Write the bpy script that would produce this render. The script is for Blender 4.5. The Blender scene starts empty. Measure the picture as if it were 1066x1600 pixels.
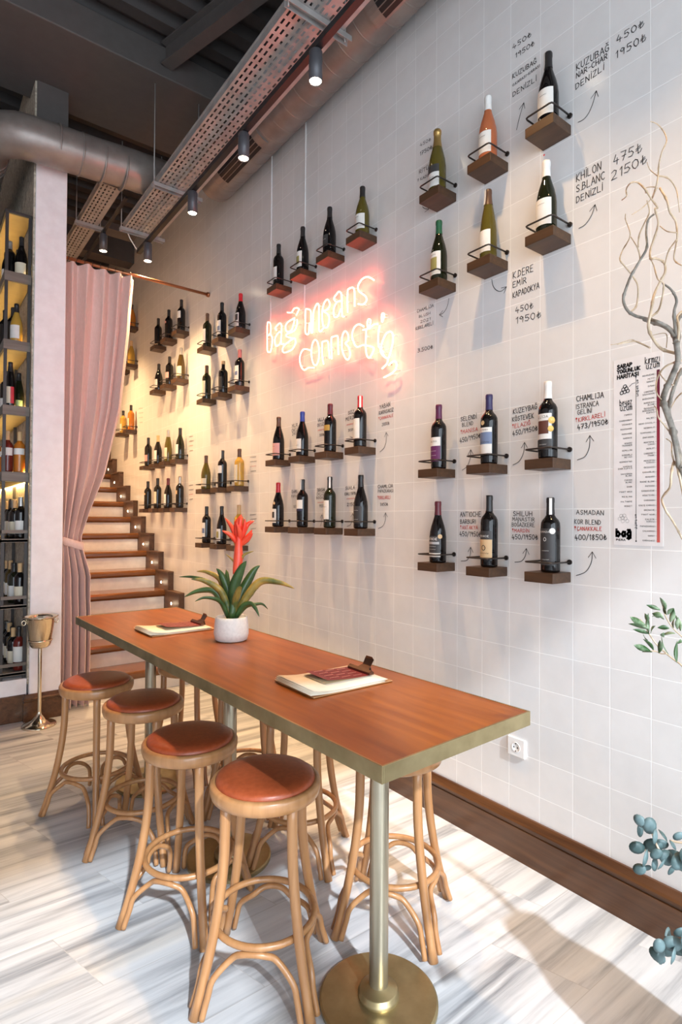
import bpy, bmesh, math, random
from mathutils import Vector, Matrix
PI = math.pi
rnd = random.Random(7)
SC = bpy.context.scene
COL = SC.collection
# ---------------------------------------------------------------- camera
CAM_H = 1.447
YAW, PITCH, ROLL = 0.649776, 0.014002, 0.006437
cam = bpy.data.cameras.new('camera')
cam.sensor_fit = 'HORIZONTAL'
cam.sensor_width = 24.0
cam.lens = 889.0 * 24.0 / 1066.0
cam.clip_start = 0.05
cam_o = bpy.data.objects.new('camera', cam)
COL.objects.link(cam_o)
cy_, sy_ = math.cos(YAW), math.sin(YAW)
cp_, sp_ = math.cos(PITCH), math.sin(PITCH)
x1 = Vector((cy_, -sy_, 0)); y1 = Vector((sy_, cy_, 0)); z1 = Vector((0, 0, 1))
fw = cp_ * y1 + sp_ * z1
up = -sp_ * y1 + cp_ * z1
cr_, sr_ = math.cos(ROLL), math.sin(ROLL)
Rv = cr_ * x1 + sr_ * up
Uv = -sr_ * x1 + cr_ * up
cam_o.matrix_world = Matrix(((Rv.x, Uv.x, -fw.x, 0), (Rv.y, Uv.y, -fw.y, 0), (Rv.z, Uv.z, -fw.z, CAM_H), (0, 0, 0, 1)))
SC.camera = cam_o
# ---------------------------------------------------------------- light and exposure
SC.view_settings.view_transform = 'Standard'
SC.view_settings.look = 'None'
SC.view_settings.exposure = 0.42
SC.view_settings.gamma = 1.0
SC.view_settings.use_curve_mapping = False
SC.cycles.use_denoising = True
SC.cycles.max_bounces = 8
SC.cycles.diffuse_bounces = 4
SC.cycles.glossy_bounces = 3
SC.cycles.transmission_bounces = 6
SC.cycles.caustics_reflective = False
SC.cycles.caustics_refractive = False
SC.cycles.sample_clamp_indirect = 4.0
WORLD_STRENGTH = 0.17
DAYLIGHT_W = 195.0
SUN_W = 3.8
SPOT_W = 150.0
NEON_STRENGTH = 18.0
LED_STRENGTH = 60.0
w = bpy.data.worlds.new('world')
SC.world = w
w.use_nodes = True
w.node_tree.nodes['Background'].inputs[0].default_value = (0.86, 0.93, 1.0, 1)
w.node_tree.nodes['Background'].inputs[1].default_value = WORLD_STRENGTH
def area(name, loc, target, sx, sy, watts, col):
    l = bpy.data.lights.new(name, 'AREA')
    l.shape = 'RECTANGLE'; l.size = sx; l.size_y = sy; l.energy = watts; l.color = col
    o = bpy.data.objects.new(name, l); COL.objects.link(o)
    o.location = loc
    o.rotation_euler = (Vector(target) - Vector(loc)).to_track_quat('-Z', 'Y').to_euler()
    return o
area('shopfront_daylight', (-0.3, -2.55, 1.75), (-0.1, 1.6, 1.7), 4.4, 3.2, DAYLIGHT_W, (0.78, 0.89, 1.0))
sun = bpy.data.lights.new('sun', 'SUN')
sun.energy = SUN_W; sun.angle = math.radians(1.8); sun.color = (0.84, 0.92, 1.0)
sun_o = bpy.data.objects.new('sun', sun); COL.objects.link(sun_o)
SUN_AZ, SUN_EL = math.radians(12), math.radians(38)
sun_o.location = (-2, -6, 5)
sun_o.rotation_euler = Vector((math.sin(SUN_AZ) * math.cos(SUN_EL), math.cos(SUN_AZ) * math.cos(SUN_EL), -math.sin(SUN_EL))).to_track_quat('-Z', 'Y').to_euler()

# ---------------------------------------------------------------- node helpers
def new_mat(name):
    m = bpy.data.materials.new(name)
    m.use_nodes = True
    return m, m.node_tree, m.node_tree.nodes['Principled BSDF']
def N(t, kind, **kw):
    n = t.nodes.new(kind)
    for k, v in kw.items():
        setattr(n, k, v)
    return n
def pset(b, col=None, rough=None, metal=None, spec=None, trans=None, ior=None, coat=None, emis=None, estr=None, sheen=None):
    if col is not None: b.inputs['Base Color'].default_value = (*col, 1)
    if rough is not None: b.inputs['Roughness'].default_value = rough
    if metal is not None: b.inputs['Metallic'].default_value = metal
    if spec is not None: b.inputs['Specular IOR Level'].default_value = spec
    if trans is not None: b.inputs['Transmission Weight'].default_value = trans
    if ior is not None: b.inputs['IOR'].default_value = ior
    if coat is not None: b.inputs['Coat Weight'].default_value = coat
    if emis is not None: b.inputs['Emission Color'].default_value = (*emis, 1)
    if estr is not None: b.inputs['Emission Strength'].default_value = estr
    if sheen is not None: b.inputs['Sheen Weight'].default_value = sheen
def noise_fac(t, scale=(1, 1, 1), nscale=5.0, detail=4.0, rough=0.55, dist=0.0, space='Object'):
    tc = N(t, 'ShaderNodeTexCoord')
    mp = N(t, 'ShaderNodeMapping')
    mp.inputs['Scale'].default_value = scale
    t.links.new(tc.outputs[space], mp.inputs[0])
    n = N(t, 'ShaderNodeTexNoise')
    n.inputs['Scale'].default_value = nscale
    n.inputs['Detail'].default_value = detail
    n.inputs['Roughness'].default_value = rough
    n.inputs['Distortion'].default_value = dist
    t.links.new(mp.outputs[0], n.inputs['Vector'])
    return n.outputs['Fac']
def ramp(t, fac, stops):
    r = N(t, 'ShaderNodeValToRGB')
    e = r.color_ramp.elements
    while len(e) < len(stops): e.new(0.5)
    for el, (p, c) in zip(e, stops):
        el.position = p; el.color = (*c, 1)
    t.links.new(fac, r.inputs[0])
    return r.outputs[0]
def bump(t, b, h, strength=0.2, dist=0.01):
    n = N(t, 'ShaderNodeBump')
    n.inputs['Strength'].default_value = strength
    n.inputs['Distance'].default_value = dist
    t.links.new(h, n.inputs['Height'])
    t.links.new(n.outputs[0], b.inputs['Normal'])
def mottled(name, c1, c2, scale=(1, 1, 1), nscale=6.0, rough=0.5, metal=0.0, bstr=0.0, coat=None, spec=None, lo=0.35, hi=0.65, dist=0.0, detail=4.0, sheen=None):
    m, t, b = new_mat(name)
    f = noise_fac(t, scale, nscale, detail, dist=dist)
    t.links.new(ramp(t, f, [(lo, c1), (hi, c2)]), b.inputs['Base Color'])
    pset(b, rough=rough, metal=metal, coat=coat, spec=spec, sheen=sheen)
    if bstr: bump(t, b, f, bstr, 0.004)
    return m
def plain(name, col, rough=0.5, **kw):
    m, t, b = new_mat(name)
    f = noise_fac(t, (1, 1, 1), 14.0, 2.0)
    d = tuple(min(1, c * 1.06) for c in col); e = tuple(c * 0.94 for c in col)
    t.links.new(ramp(t, f, [(0.3, e), (0.7, d)]), b.inputs['Base Color'])
    pset(b, rough=rough, **kw)
    return m
def emit(name, col, strength):
    m, t, b = new_mat(name)
    pset(b, col=(0.8, 0.8, 0.8), emis=col, estr=strength, rough=0.4)
    return m
M = {}
# ---- tiled wall
def tile_wall():
    m, t, b = new_mat('cream_tile')
    g = N(t, 'ShaderNodeNewGeometry')
    sx = N(t, 'ShaderNodeSeparateXYZ'); t.links.new(g.outputs['Position'], sx.inputs[0])
    ay = N(t, 'ShaderNodeMath', operation='ADD'); ay.inputs[1].default_value = 30.0 * 0.15 - 1.24654 + 0.0013
    az = N(t, 'ShaderNodeMath', operation='ADD'); az.inputs[1].default_value = 30.0 * 0.15 - 3.44886 + 0.0013
    t.links.new(sx.outputs[1], ay.inputs[0]); t.links.new(sx.outputs[2], az.inputs[0])
    cx = N(t, 'ShaderNodeCombineXYZ')
    t.links.new(ay.outputs[0], cx.inputs[0]); t.links.new(az.outputs[0], cx.inputs[1])
    nz = N(t, 'ShaderNodeTexNoise'); nz.inputs['Scale'].default_value = 9.0
    br = N(t, 'ShaderNodeTexBrick', offset=0.0, squash=1.0)
    br.inputs['Scale'].default_value = 1.0
    br.inputs['Brick Width'].default_value = 0.15
    br.inputs['Row Height'].default_value = 0.15
    br.inputs['Mortar Size'].default_value = 0.0021
    br.inputs['Mortar Smooth'].default_value = 0.3
    br.inputs['Color1'].default_value = (0.80, 0.78, 0.76, 1)
    br.inputs['Color2'].default_value = (0.83, 0.81, 0.79, 1)
    br.inputs['Mortar'].default_value = (0.98, 0.97, 0.95, 1)
    t.links.new(cx.outputs[0], br.inputs['Vector'])
    n2 = N(t, 'ShaderNodeTexNoise'); n2.inputs['Scale'].default_value = 14.0; n2.inputs['Detail'].default_value = 4
    t.links.new(g.outputs['Position'], n2.inputs['Vector'])
    mix = N(t, 'ShaderNodeMix', data_type='RGBA', blend_type='MULTIPLY')
    mix.inputs[0].default_value = 0.10
    t.links.new(br.outputs['Color'], mix.inputs[6]); t.links.new(n2.outputs['Fac'], mix.inputs[7])
    t.links.new(mix.outputs[2], b.inputs['Base Color'])
    pset(b, rough=0.2, spec=0.45)
    h = N(t, 'ShaderNodeMath', operation='MULTIPLY_ADD')
    h.inputs[1].default_value = -1.0; h.inputs[2].default_value = 1.0
    t.links.new(br.outputs['Fac'], h.inputs[0])
    h2 = N(t, 'ShaderNodeMath', operation='MULTIPLY_ADD'); h2.inputs[1].default_value = 0.35
    t.links.new(n2.outputs['Fac'], h2.inputs[0]); t.links.new(h.outputs[0], h2.inputs[2])
    bump(t, b, h2.outputs[0], 0.35, 0.002)
    return m
M['tile'] = tile_wall()
# ---- striped marble planks
def marble_floor():
    m, t, b = new_mat('striped_marble')
    g = N(t, 'ShaderNodeNewGeometry')
    s = N(t, 'ShaderNodeSeparateXYZ'); t.links.new(g.outputs['Position'], s.inputs[0])
    sk = N(t, 'ShaderNodeMath', operation='MULTIPLY_ADD'); sk.inputs[1].default_value = 0.29
    t.links.new(s.outputs[1], sk.inputs[0]); t.links.new(s.outputs[0], sk.inputs[2])
    ad = N(t, 'ShaderNodeMath', operation='ADD'); ad.inputs[1].default_value = 20.35
    t.links.new(sk.outputs[0], ad.inputs[0])
    ad2 = N(t, 'ShaderNodeMath', operation='ADD'); ad2.inputs[1].default_value = 20.1
    t.links.new(s.outputs[1], ad2.inputs[0])
    c = N(t, 'ShaderNodeCombineXYZ'); t.links.new(ad.outputs[0], c.inputs[0]); t.links.new(ad2.outputs[0], c.inputs[1])
    br = N(t, 'ShaderNodeTexBrick', offset=0.5)
    br.inputs['Scale'].default_value = 1.0
    br.inputs['Brick Width'].default_value = 0.62
    br.inputs['Row Height'].default_value = 0.305
    br.inputs['Mortar Size'].default_value = 0.0012
    br.inputs['Color1'].default_value = (0, 0, 0, 1); br.inputs['Color2'].default_value = (1, 1, 1, 1)
    br.inputs['Mortar'].default_value = (0.5, 0.5, 0.5, 1)
    t.links.new(c.outputs[0], br.inputs['Vector'])
    # veins run across the room, warped a little, shifted from plank to plank
    mx = N(t, 'ShaderNodeVectorMath', operation='MULTIPLY'); mx.inputs[1].default_value = (0.42, 7.5, 1.0)
    t.links.new(c.outputs[0], mx.inputs[0])
    of = N(t, 'ShaderNodeVectorMath', operation='MULTIPLY_ADD')
    of.inputs[1].default_value = (7.0, 13.0, 3.0)
    t.links.new(br.outputs['Color'], of.inputs[0]); t.links.new(mx.outputs[0], of.inputs[2])
    n1 = N(t, 'ShaderNodeTexNoise'); n1.inputs['Scale'].default_value = 1.9; n1.inputs['Detail'].default_value = 6; n1.inputs['Roughness'].default_value = 0.62; n1.inputs['Distortion'].default_value = 0.35
    t.links.new(of.outputs[0], n1.inputs['Vector'])
    col = ramp(t, n1.outputs['Fac'], [(0.28, (0.17, 0.18, 0.195)), (0.40, (0.36, 0.37, 0.385)), (0.51, (0.545, 0.555, 0.565)), (0.68, (0.67, 0.675, 0.675))])
    # broad warm stains
    n3 = N(t, 'ShaderNodeTexNoise'); n3.inputs['Scale'].default_value = 0.9; n3.inputs['Detail'].default_value = 3
    t.links.new(of.outputs[0], n3.inputs['Vector'])
    warm = ramp(t, n3.outputs['Fac'], [(0.55, (1, 1, 1)), (0.85, (0.93, 0.85, 0.74))])
    mw = N(t, 'ShaderNodeMix', data_type='RGBA', blend_type='MULTIPLY'); mw.inputs[0].default_value = 1.0
    t.links.new(col, mw.inputs[6]); t.links.new(warm, mw.inputs[7])
    md = N(t, 'ShaderNodeMix', data_type='RGBA'); md.inputs[7].default_value = (0.42, 0.40, 0.37, 1)
    mf = N(t, 'ShaderNodeMath', operation='MULTIPLY'); mf.inputs[1].default_value = 0.55
    t.links.new(br.outputs['Fac'], mf.inputs[0]); t.links.new(mf.outputs[0], md.inputs[0])
    t.links.new(mw.outputs[2], md.inputs[6])
    t.links.new(md.outputs[2], b.inputs['Base Color'])
    pset(b, rough=0.32, spec=0.4)
    return m
M['marble'] = marble_floor()
def wood(name, c1, c2, axis='x', rough=0.4, coat=None, fine=9.0):
    sc = {'x': (0.6, fine, fine), 'y': (fine, 0.6, fine), 'z': (fine, fine, 0.6)}[axis]
    return mottled(name, c1, c2, sc, 3.2, rough, 0.0, 0.06, coat, lo=0.32, hi=0.7, dist=0.6, detail=6)
M['table_wood'] = mottled('table_veneer', (0.20, 0.049, 0.006), (0.335, 0.098, 0.012), (7.0, 0.6, 7.0), 3.2, 0.3, 0.0, 0.0, None, lo=0.32, hi=0.7, dist=0.6, detail=6)
M['shelf_wood'] = wood('walnut', (0.042, 0.020, 0.009), (0.092, 0.043, 0.019), 'y', 0.45)
M['stair_wood'] = wood('stair_oak', (0.10, 0.034, 0.009), (0.20, 0.072, 0.018), 'x', 0.2, 0.3)
M['curb_wood'] = wood('curb_oak', (0.06, 0.027, 0.012), (0.12, 0.056, 0.026), 'y', 0.5)
M['base_wood'] = wood('baseboard_walnut', (0.06, 0.022, 0.008), (0.135, 0.055, 0.02), 'y', 0.33, 0.15)
M['bentwood'] = wood('beech', (0.36, 0.165, 0.062), (0.48, 0.24, 0.098), 'z', 0.33, 0.2)
M['leather'] = mottled('cognac_leather', (0.30, 0.058, 0.018), (0.37, 0.075, 0.025), (1, 1, 1), 60, 0.36, 0, 0.08)
M['brass'] = mottled('aged_brass', (0.30, 0.235, 0.115), (0.46, 0.37, 0.20), (1, 1, 1), 7, 0.34, 0.85)
M['pole_metal'] = mottled('brushed_champagne', (0.42, 0.37, 0.27), (0.52, 0.47, 0.36), (40, 40, 0.5), 2, 0.3, 0.9)
M['iron'] = plain('dark_iron', (0.055, 0.045, 0.04), 0.42, metal=0.6)
M['blackmetal'] = plain('black_metal', (0.018, 0.018, 0.02), 0.4, metal=0.3)
M['lampgrey'] = plain('graphite_lamp', (0.085, 0.085, 0.095), 0.42, metal=0.3)
M['galv'] = mottled('galvanised', (0.32, 0.305, 0.29), (0.42, 0.405, 0.39), (1, 1, 1), 10, 0.45, 0.3)
M['duct'] = mottled('duct_sheet', (0.24, 0.205, 0.185), (0.31, 0.27, 0.24), (1, 1, 1), 8, 0.38, 0.45)
M['beam_grey'] = plain('grey_cladding', (0.085, 0.075, 0.07), 0.65)
M['deck'] = plain('dark_deck', (0.04, 0.034, 0.032), 0.6)
M['dark'] = plain('black_void', (0.012, 0.012, 0.013), 0.8)
M['plaster'] = mottled('white_plaster', (0.82, 0.765, 0.76), (0.88, 0.835, 0.83), (1, 1, 1), 12, 0.75, 0, 0.25)
M['stone'] = mottled('rough_stone', (0.30, 0.25, 0.19), (0.62, 0.55, 0.44), (1, 1, 1), 22, 0.7, 0, 1.0, dist=1.5, detail=8)
M['riser_tile'] = plain('riser_tile', (0.78, 0.72, 0.66), 0.28)
M['rackwood'] = wood('grey_shelf', (0.12, 0.095, 0.075), (0.20, 0.165, 0.135), 'x', 0.55)
M['rackmetal'] = plain('rack_frame', (0.05, 0.043, 0.04), 0.5, metal=0.3)
M['gold_lit_tint'] = plain('ochre_led_tint', (0.42, 0.30, 0.12), 0.45, metal=0.2)  # gold LED light on the board undersides, put into the colour
M['curtain'] = mottled('pink_velvet', (0.72, 0.50, 0.44), (0.78, 0.55, 0.49), (3, 3, 1), 30, 0.75, sheen=0.3)
M['copper'] = plain('copper_rod', (0.42, 0.17, 0.08), 0.3, metal=0.85)
M['nickel'] = plain('polished_nickel', (0.72, 0.62, 0.47), 0.13, metal=1.0)
M['pot'] = mottled('speckled_ceramic', (0.70, 0.69, 0.66), (0.78, 0.77, 0.74), (1, 1, 1), 90, 0.5)
M['soil'] = mottled('soil', (0.03, 0.016, 0.009), (0.09, 0.05, 0.03), (1, 1, 1), 70, 0.9, bstr=0.8)
M['leaf'] = mottled('green_leaf', (0.022, 0.062, 0.018), (0.06, 0.125, 0.035), (1, 1, 1), 16, 0.33)
M['leaf_yellow'] = mottled('yellowing_leaf', (0.045, 0.095, 0.025), (0.52, 0.33, 0.07), (1, 1, 1), 9, 0.4)
M['bract'] = mottled('scarlet_bract', (0.80, 0.045, 0.018), (0.92, 0.12, 0.05), (1, 1, 1), 14, 0.35)
M['paper'] = plain('paper', (0.80, 0.74, 0.62), 0.7)
M['paper_white'] = plain('poster_paper', (0.83, 0.80, 0.79), 0.6)
M['card'] = plain('maroon_card', (0.20, 0.022, 0.028), 0.45)
M['tan_card'] = plain('tan_card', (0.50, 0.37, 0.20), 0.6)
M['board'] = wood('hardboard', (0.36, 0.19, 0.08), (0.46, 0.26, 0.12), 'x', 0.5)
M['clip'] = plain('bronze_clip', (0.14, 0.075, 0.05), 0.28, metal=0.8)
M['plastic'] = plain('white_plastic', (0.84, 0.83, 0.81), 0.35)
M['ink'] = plain('black_marker', (0.028, 0.024, 0.024), 0.6)
M['ink_red'] = plain('red_marker', (0.62, 0.07, 0.055), 0.6)
M['print'] = plain('black_print', (0.022, 0.02, 0.022), 0.6)
M['print_light'] = plain('pale_print', (0.72, 0.70, 0.66), 0.6)
M['twig'] = mottled('pale_twig', (0.40, 0.29, 0.18), (0.60, 0.47, 0.33), (1, 1, 1), 30, 0.6)
M['bark'] = mottled('grey_bark', (0.13, 0.115, 0.095), (0.30, 0.265, 0.22), (1, 1, 1), 40, 0.65, bstr=0.4)
M['olive_leaf'] = mottled('olive_leaf', (0.028, 0.075, 0.018), (0.30, 0.38, 0.24), (1, 1, 1), 30, 0.45, lo=0.44, hi=0.68)
M['euca'] = mottled('eucalyptus_leaf', (0.035, 0.07, 0.066), (0.13, 0.195, 0.20), (1, 1, 1), 18, 0.55)
M['vase'] = plain('grey_ceramic', (0.25, 0.25, 0.25), 0.5)
M['lamp_on'] = emit('lamp_lens', (1.0, 0.82, 0.58), 26.0)
M['step_on'] = emit('step_light', (1.0, 0.83, 0.60), 14.0)
M['led'] = emit('led_strip', (1.0, 0.66, 0.22), LED_STRENGTH)
M['neon'] = emit('neon_glass', (1.0, 0.11, 0.05), NEON_STRENGTH)
M['neon_red_foil'] = plain('red_foil', (0.62, 0.02, 0.03), 0.3)
# bottle glass
def glass(name, col, trans, rough=0.04):
    m, t, b = new_mat(name)
    f = noise_fac(t, (1, 1, 1), 8.0, 1.0)
    t.links.new(ramp(t, f, [(0.2, tuple(c * 0.92 for c in col)), (0.8, col)]), b.inputs['Base Color'])
    pset(b, rough=rough, trans=trans, ior=1.45, spec=0.55)
    return m
G = {
    'black': glass('black_glass', (0.005, 0.004, 0.004), 0.0),
    'green': glass('dark_green_glass', (0.012, 0.014, 0.005), 0.0),
    'olive': glass('olive_glass', (0.135, 0.105, 0.018), 0.25),
    'amber': glass('amber_glass', (0.10, 0.062, 0.014), 0.2),
    'rose': glass('rose_wine', (0.72, 0.21, 0.085), 0.35),
    'gold': glass('gold_wine', (0.80, 0.47, 0.08), 0.4),
    'orange': glass('orange_wine', (0.78, 0.26, 0.03), 0.4),
    'red': glass('red_glass', (0.15, 0.018, 0.012), 0.1),
}
CAPS = {
    'pink': plain('pink_foil', (0.45, 0.16, 0.15), 0.4),
    'black': plain('black_foil', (0.02, 0.018, 0.018), 0.35), 'white': plain('white_foil', (0.80, 0.79, 0.76), 0.4),
    'burgundy': plain('burgundy_foil', (0.13, 0.018, 0.028), 0.35), 'purple': plain('purple_foil', (0.10, 0.015, 0.06), 0.35),
    'navy': plain('navy_foil', (0.035, 0.028, 0.10), 0.35), 'blue': plain('blue_foil', (0.03, 0.06, 0.32), 0.35),
    'red': M['neon_red_foil'], 'green': plain('green_foil', (0.02, 0.11, 0.05), 0.35),
    'gold': plain('gold_foil', (0.42, 0.27, 0.09), 0.32, metal=0.7), 'grey': plain('silver_foil', (0.45, 0.44, 0.42), 0.3, metal=0.6),
    'brown': plain('brown_foil', (0.10, 0.05, 0.03), 0.35), 'cork': plain('cork', (0.62, 0.40, 0.20), 0.7),
}
LBL = {
    'white': plain('white_label', (0.78, 0.755, 0.71), 0.6), 'cream': plain('cream_label', (0.74, 0.66, 0.50), 0.6),
    'dark': plain('charcoal_label', (0.045, 0.042, 0.042), 0.5), 'purple': plain('purple_label', (0.13, 0.02, 0.10), 0.5),
    'blue': plain('blue_label', (0.16, 0.21, 0.34), 0.5), 'navy': plain('navy_label', (0.03, 0.03, 0.07), 0.5),
    'tan': plain('tan_label', (0.66, 0.46, 0.25), 0.6), 'gold': plain('gold_label', (0.58, 0.36, 0.09), 0.4, metal=0.4),
    'red': plain('red_label', (0.50, 0.03, 0.05), 0.5), 'green': plain('green_label', (0.30, 0.42, 0.22), 0.5), 'olive': plain('olive_label', (0.36, 0.31, 0.10), 0.5),
    'pink': plain('pink_label', (0.70, 0.36, 0.33), 0.5),
}

# ---------------------------------------------------------------- mesh helpers
class MB:
    def __init__(s): s.v = []; s.f = []; s.mi = []; s.sm = []
    def add(s, vs, fs, mi=0, smooth=False):
        b = len(s.v)
        s.v.extend([tuple(v) for v in vs])
        for f in fs:
            s.f.append(tuple(b + i for i in f)); s.mi.append(mi); s.sm.append(smooth)
        return s
    def box(s, x0, x1, y0, y1, z0, z1, mi=0):
        v = [(x0, y0, z0), (x1, y0, z0), (x1, y1, z0), (x0, y1, z0), (x0, y0, z1), (x1, y0, z1), (x1, y1, z1), (x0, y1, z1)]
        return s.add(v, [(0, 3, 2, 1), (4, 5, 6, 7), (0, 1, 5, 4), (1, 2, 6, 5), (2, 3, 7, 6), (3, 0, 4, 7)], mi)
    def tube(s, pts, r, n=10, closed=False, mi=0, cap=True):
        P = [Vector(p) for p in pts]
        if not isinstance(r, (list, tuple)): r = [r] * len(P)
        m = len(P)
        T = []
        for i in range(m):
            if closed: d = P[(i + 1) % m] - P[i - 1]
            else: d = P[min(i + 1, m - 1)] - P[max(i - 1, 0)]
            T.append(d.normalized() if d.length > 1e-9 else Vector((0, 0, 1)))
        a = Vector((0, 0, 1)) if abs(T[0].z) < 0.9 else Vector((1, 0, 0))
        nrm = (a - T[0] * a.dot(T[0])).normalized()
        vs = []
        for i in range(m):
            nrm = (nrm - T[i] * nrm.dot(T[i]))
            nrm = nrm.normalized() if nrm.length > 1e-9 else T[i].orthogonal().normalized()
            bi = T[i].cross(nrm)
            for k in range(n):
                q = 2 * PI * k / n
                vs.append(P[i] + (nrm * math.cos(q) + bi * math.sin(q)) * r[i])
        fs = []
        for i in range(m if closed else m - 1):
            j = (i + 1) % m
            for k in range(n):
                fs.append((i * n + k, i * n + (k + 1) % n, j * n + (k + 1) % n, j * n + k))
        s.add(vs, fs, mi, True)
        if cap and not closed:
            b = len(s.v) - m * n
            s.f.append(tuple(b + k for k in reversed(range(n)))); s.mi.append(mi); s.sm.append(False)
            s.f.append(tuple(b + (m - 1) * n + k for k in range(n))); s.mi.append(mi); s.sm.append(False)
        return s
    def lathe(s, prof, n=24, c=(0, 0, 0), mi=0, a0=0.0, a1=2 * PI, smooth=True):
        full = abs(a1 - a0 - 2 * PI) < 1e-6
        cols = n if full else n + 1
        vs = []
        for (r, z) in prof:
            for k in range(cols):
                q = a0 + (a1 - a0) * k / n
                vs.append((c[0] + r * math.cos(q), c[1] + r * math.sin(q), c[2] + z))
        fs = []
        for i in range(len(prof) - 1):
            for k in range(n):
                k2 = (k + 1) % cols
                fs.append((i * cols + k, i * cols + k2, (i + 1) * cols + k2, (i + 1) * cols + k))
        return s.add(vs, fs, mi, smooth)
    def ribbon(s, pts, w, mi=0):
        # pts: list of (point, normal); flat strip of width w
        for i in range(len(pts) - 1):
            a, na = Vector(pts[i][0]), Vector(pts[i][1]); b, nb = Vector(pts[i + 1][0]), Vector(pts[i + 1][1])
            d = (b - a)
            if d.length < 1e-7: continue
            d.normalize()
            sa = d.cross(na).normalized() * (w / 2); sb = d.cross(nb).normalized() * (w / 2)
            e = d * (w * 0.4)
            s.add([a - e - sa, b + e - sb, b + e + sb, a - e + sa], [(0, 1, 2, 3)], mi)
        return s
    def build(s, name, mats, parent=None, bevel=0.0, seg=2, smooth_angle=None, solid=0.0):
        me = bpy.data.meshes.new(name)
        me.from_pydata(s.v, [], s.f)
        if not isinstance(mats, (list, tuple)): mats = [mats]
        for m in mats: me.materials.append(m)
        for p, mi, sm in zip(me.polygons, s.mi, s.sm):
            p.material_index = mi; p.use_smooth = sm
        me.update()
        o = bpy.data.objects.new(name, me)
        COL.objects.link(o)
        if parent is not None: o.parent = parent
        if solid:
            md = o.modifiers.new('solid', 'SOLIDIFY'); md.thickness = solid; md.offset = 0
        if bevel:
            md = o.modifiers.new('bevel', 'BEVEL'); md.width = bevel; md.segments = seg; md.limit_method = 'ANGLE'; md.angle_limit = 0.6
        return o
def tag(o, label=None, cat=None, group=None, kind=None):
    if label: o['label'] = label
    if cat: o['category'] = cat
    if group: o['group'] = group
    if kind: o['kind'] = kind
    return o
def thing(name, loc, label, cat, group=None, rz=0.0):
    o = bpy.data.objects.new(name, None)
    COL.objects.link(o)
    o.empty_display_size = 0.1
    o.location = loc; o.rotation_euler = (0, 0, rz)
    return tag(o, label, cat, group)
def dup(root, loc, rz=0.0):
    r = root.copy(); COL.objects.link(r); r.location = loc; r.rotation_euler = (0, 0, rz)
    for k in ('label', 'group'):
        if k in r: del r[k]
    for ch in root.children:
        c = ch.copy(); COL.objects.link(c); c.parent = r
        for g in ch.children:
            d = g.copy(); COL.objects.link(d); d.parent = c
    return r
def smooth_line(pts, n=6, closed=False):
    P = [Vector(p) for p in pts]; m = len(P); out = []
    rng = range(m if closed else m - 1)
    for i in rng:
        if closed: a, b, c, d = P[i - 1], P[i], P[(i + 1) % m], P[(i + 2) % m]
        else: a, b, c, d = P[max(i - 1, 0)], P[i], P[i + 1], P[min(i + 2, m - 1)]
        for k in range(n):
            t = k / n
            out.append(0.5 * ((2 * b) + (c - a) * t + (2 * a - 5 * b + 4 * c - d) * t * t + (3 * b - a - 3 * c + d) * t ** 3))
    if not closed: out.append(P[-1])
    return out

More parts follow.
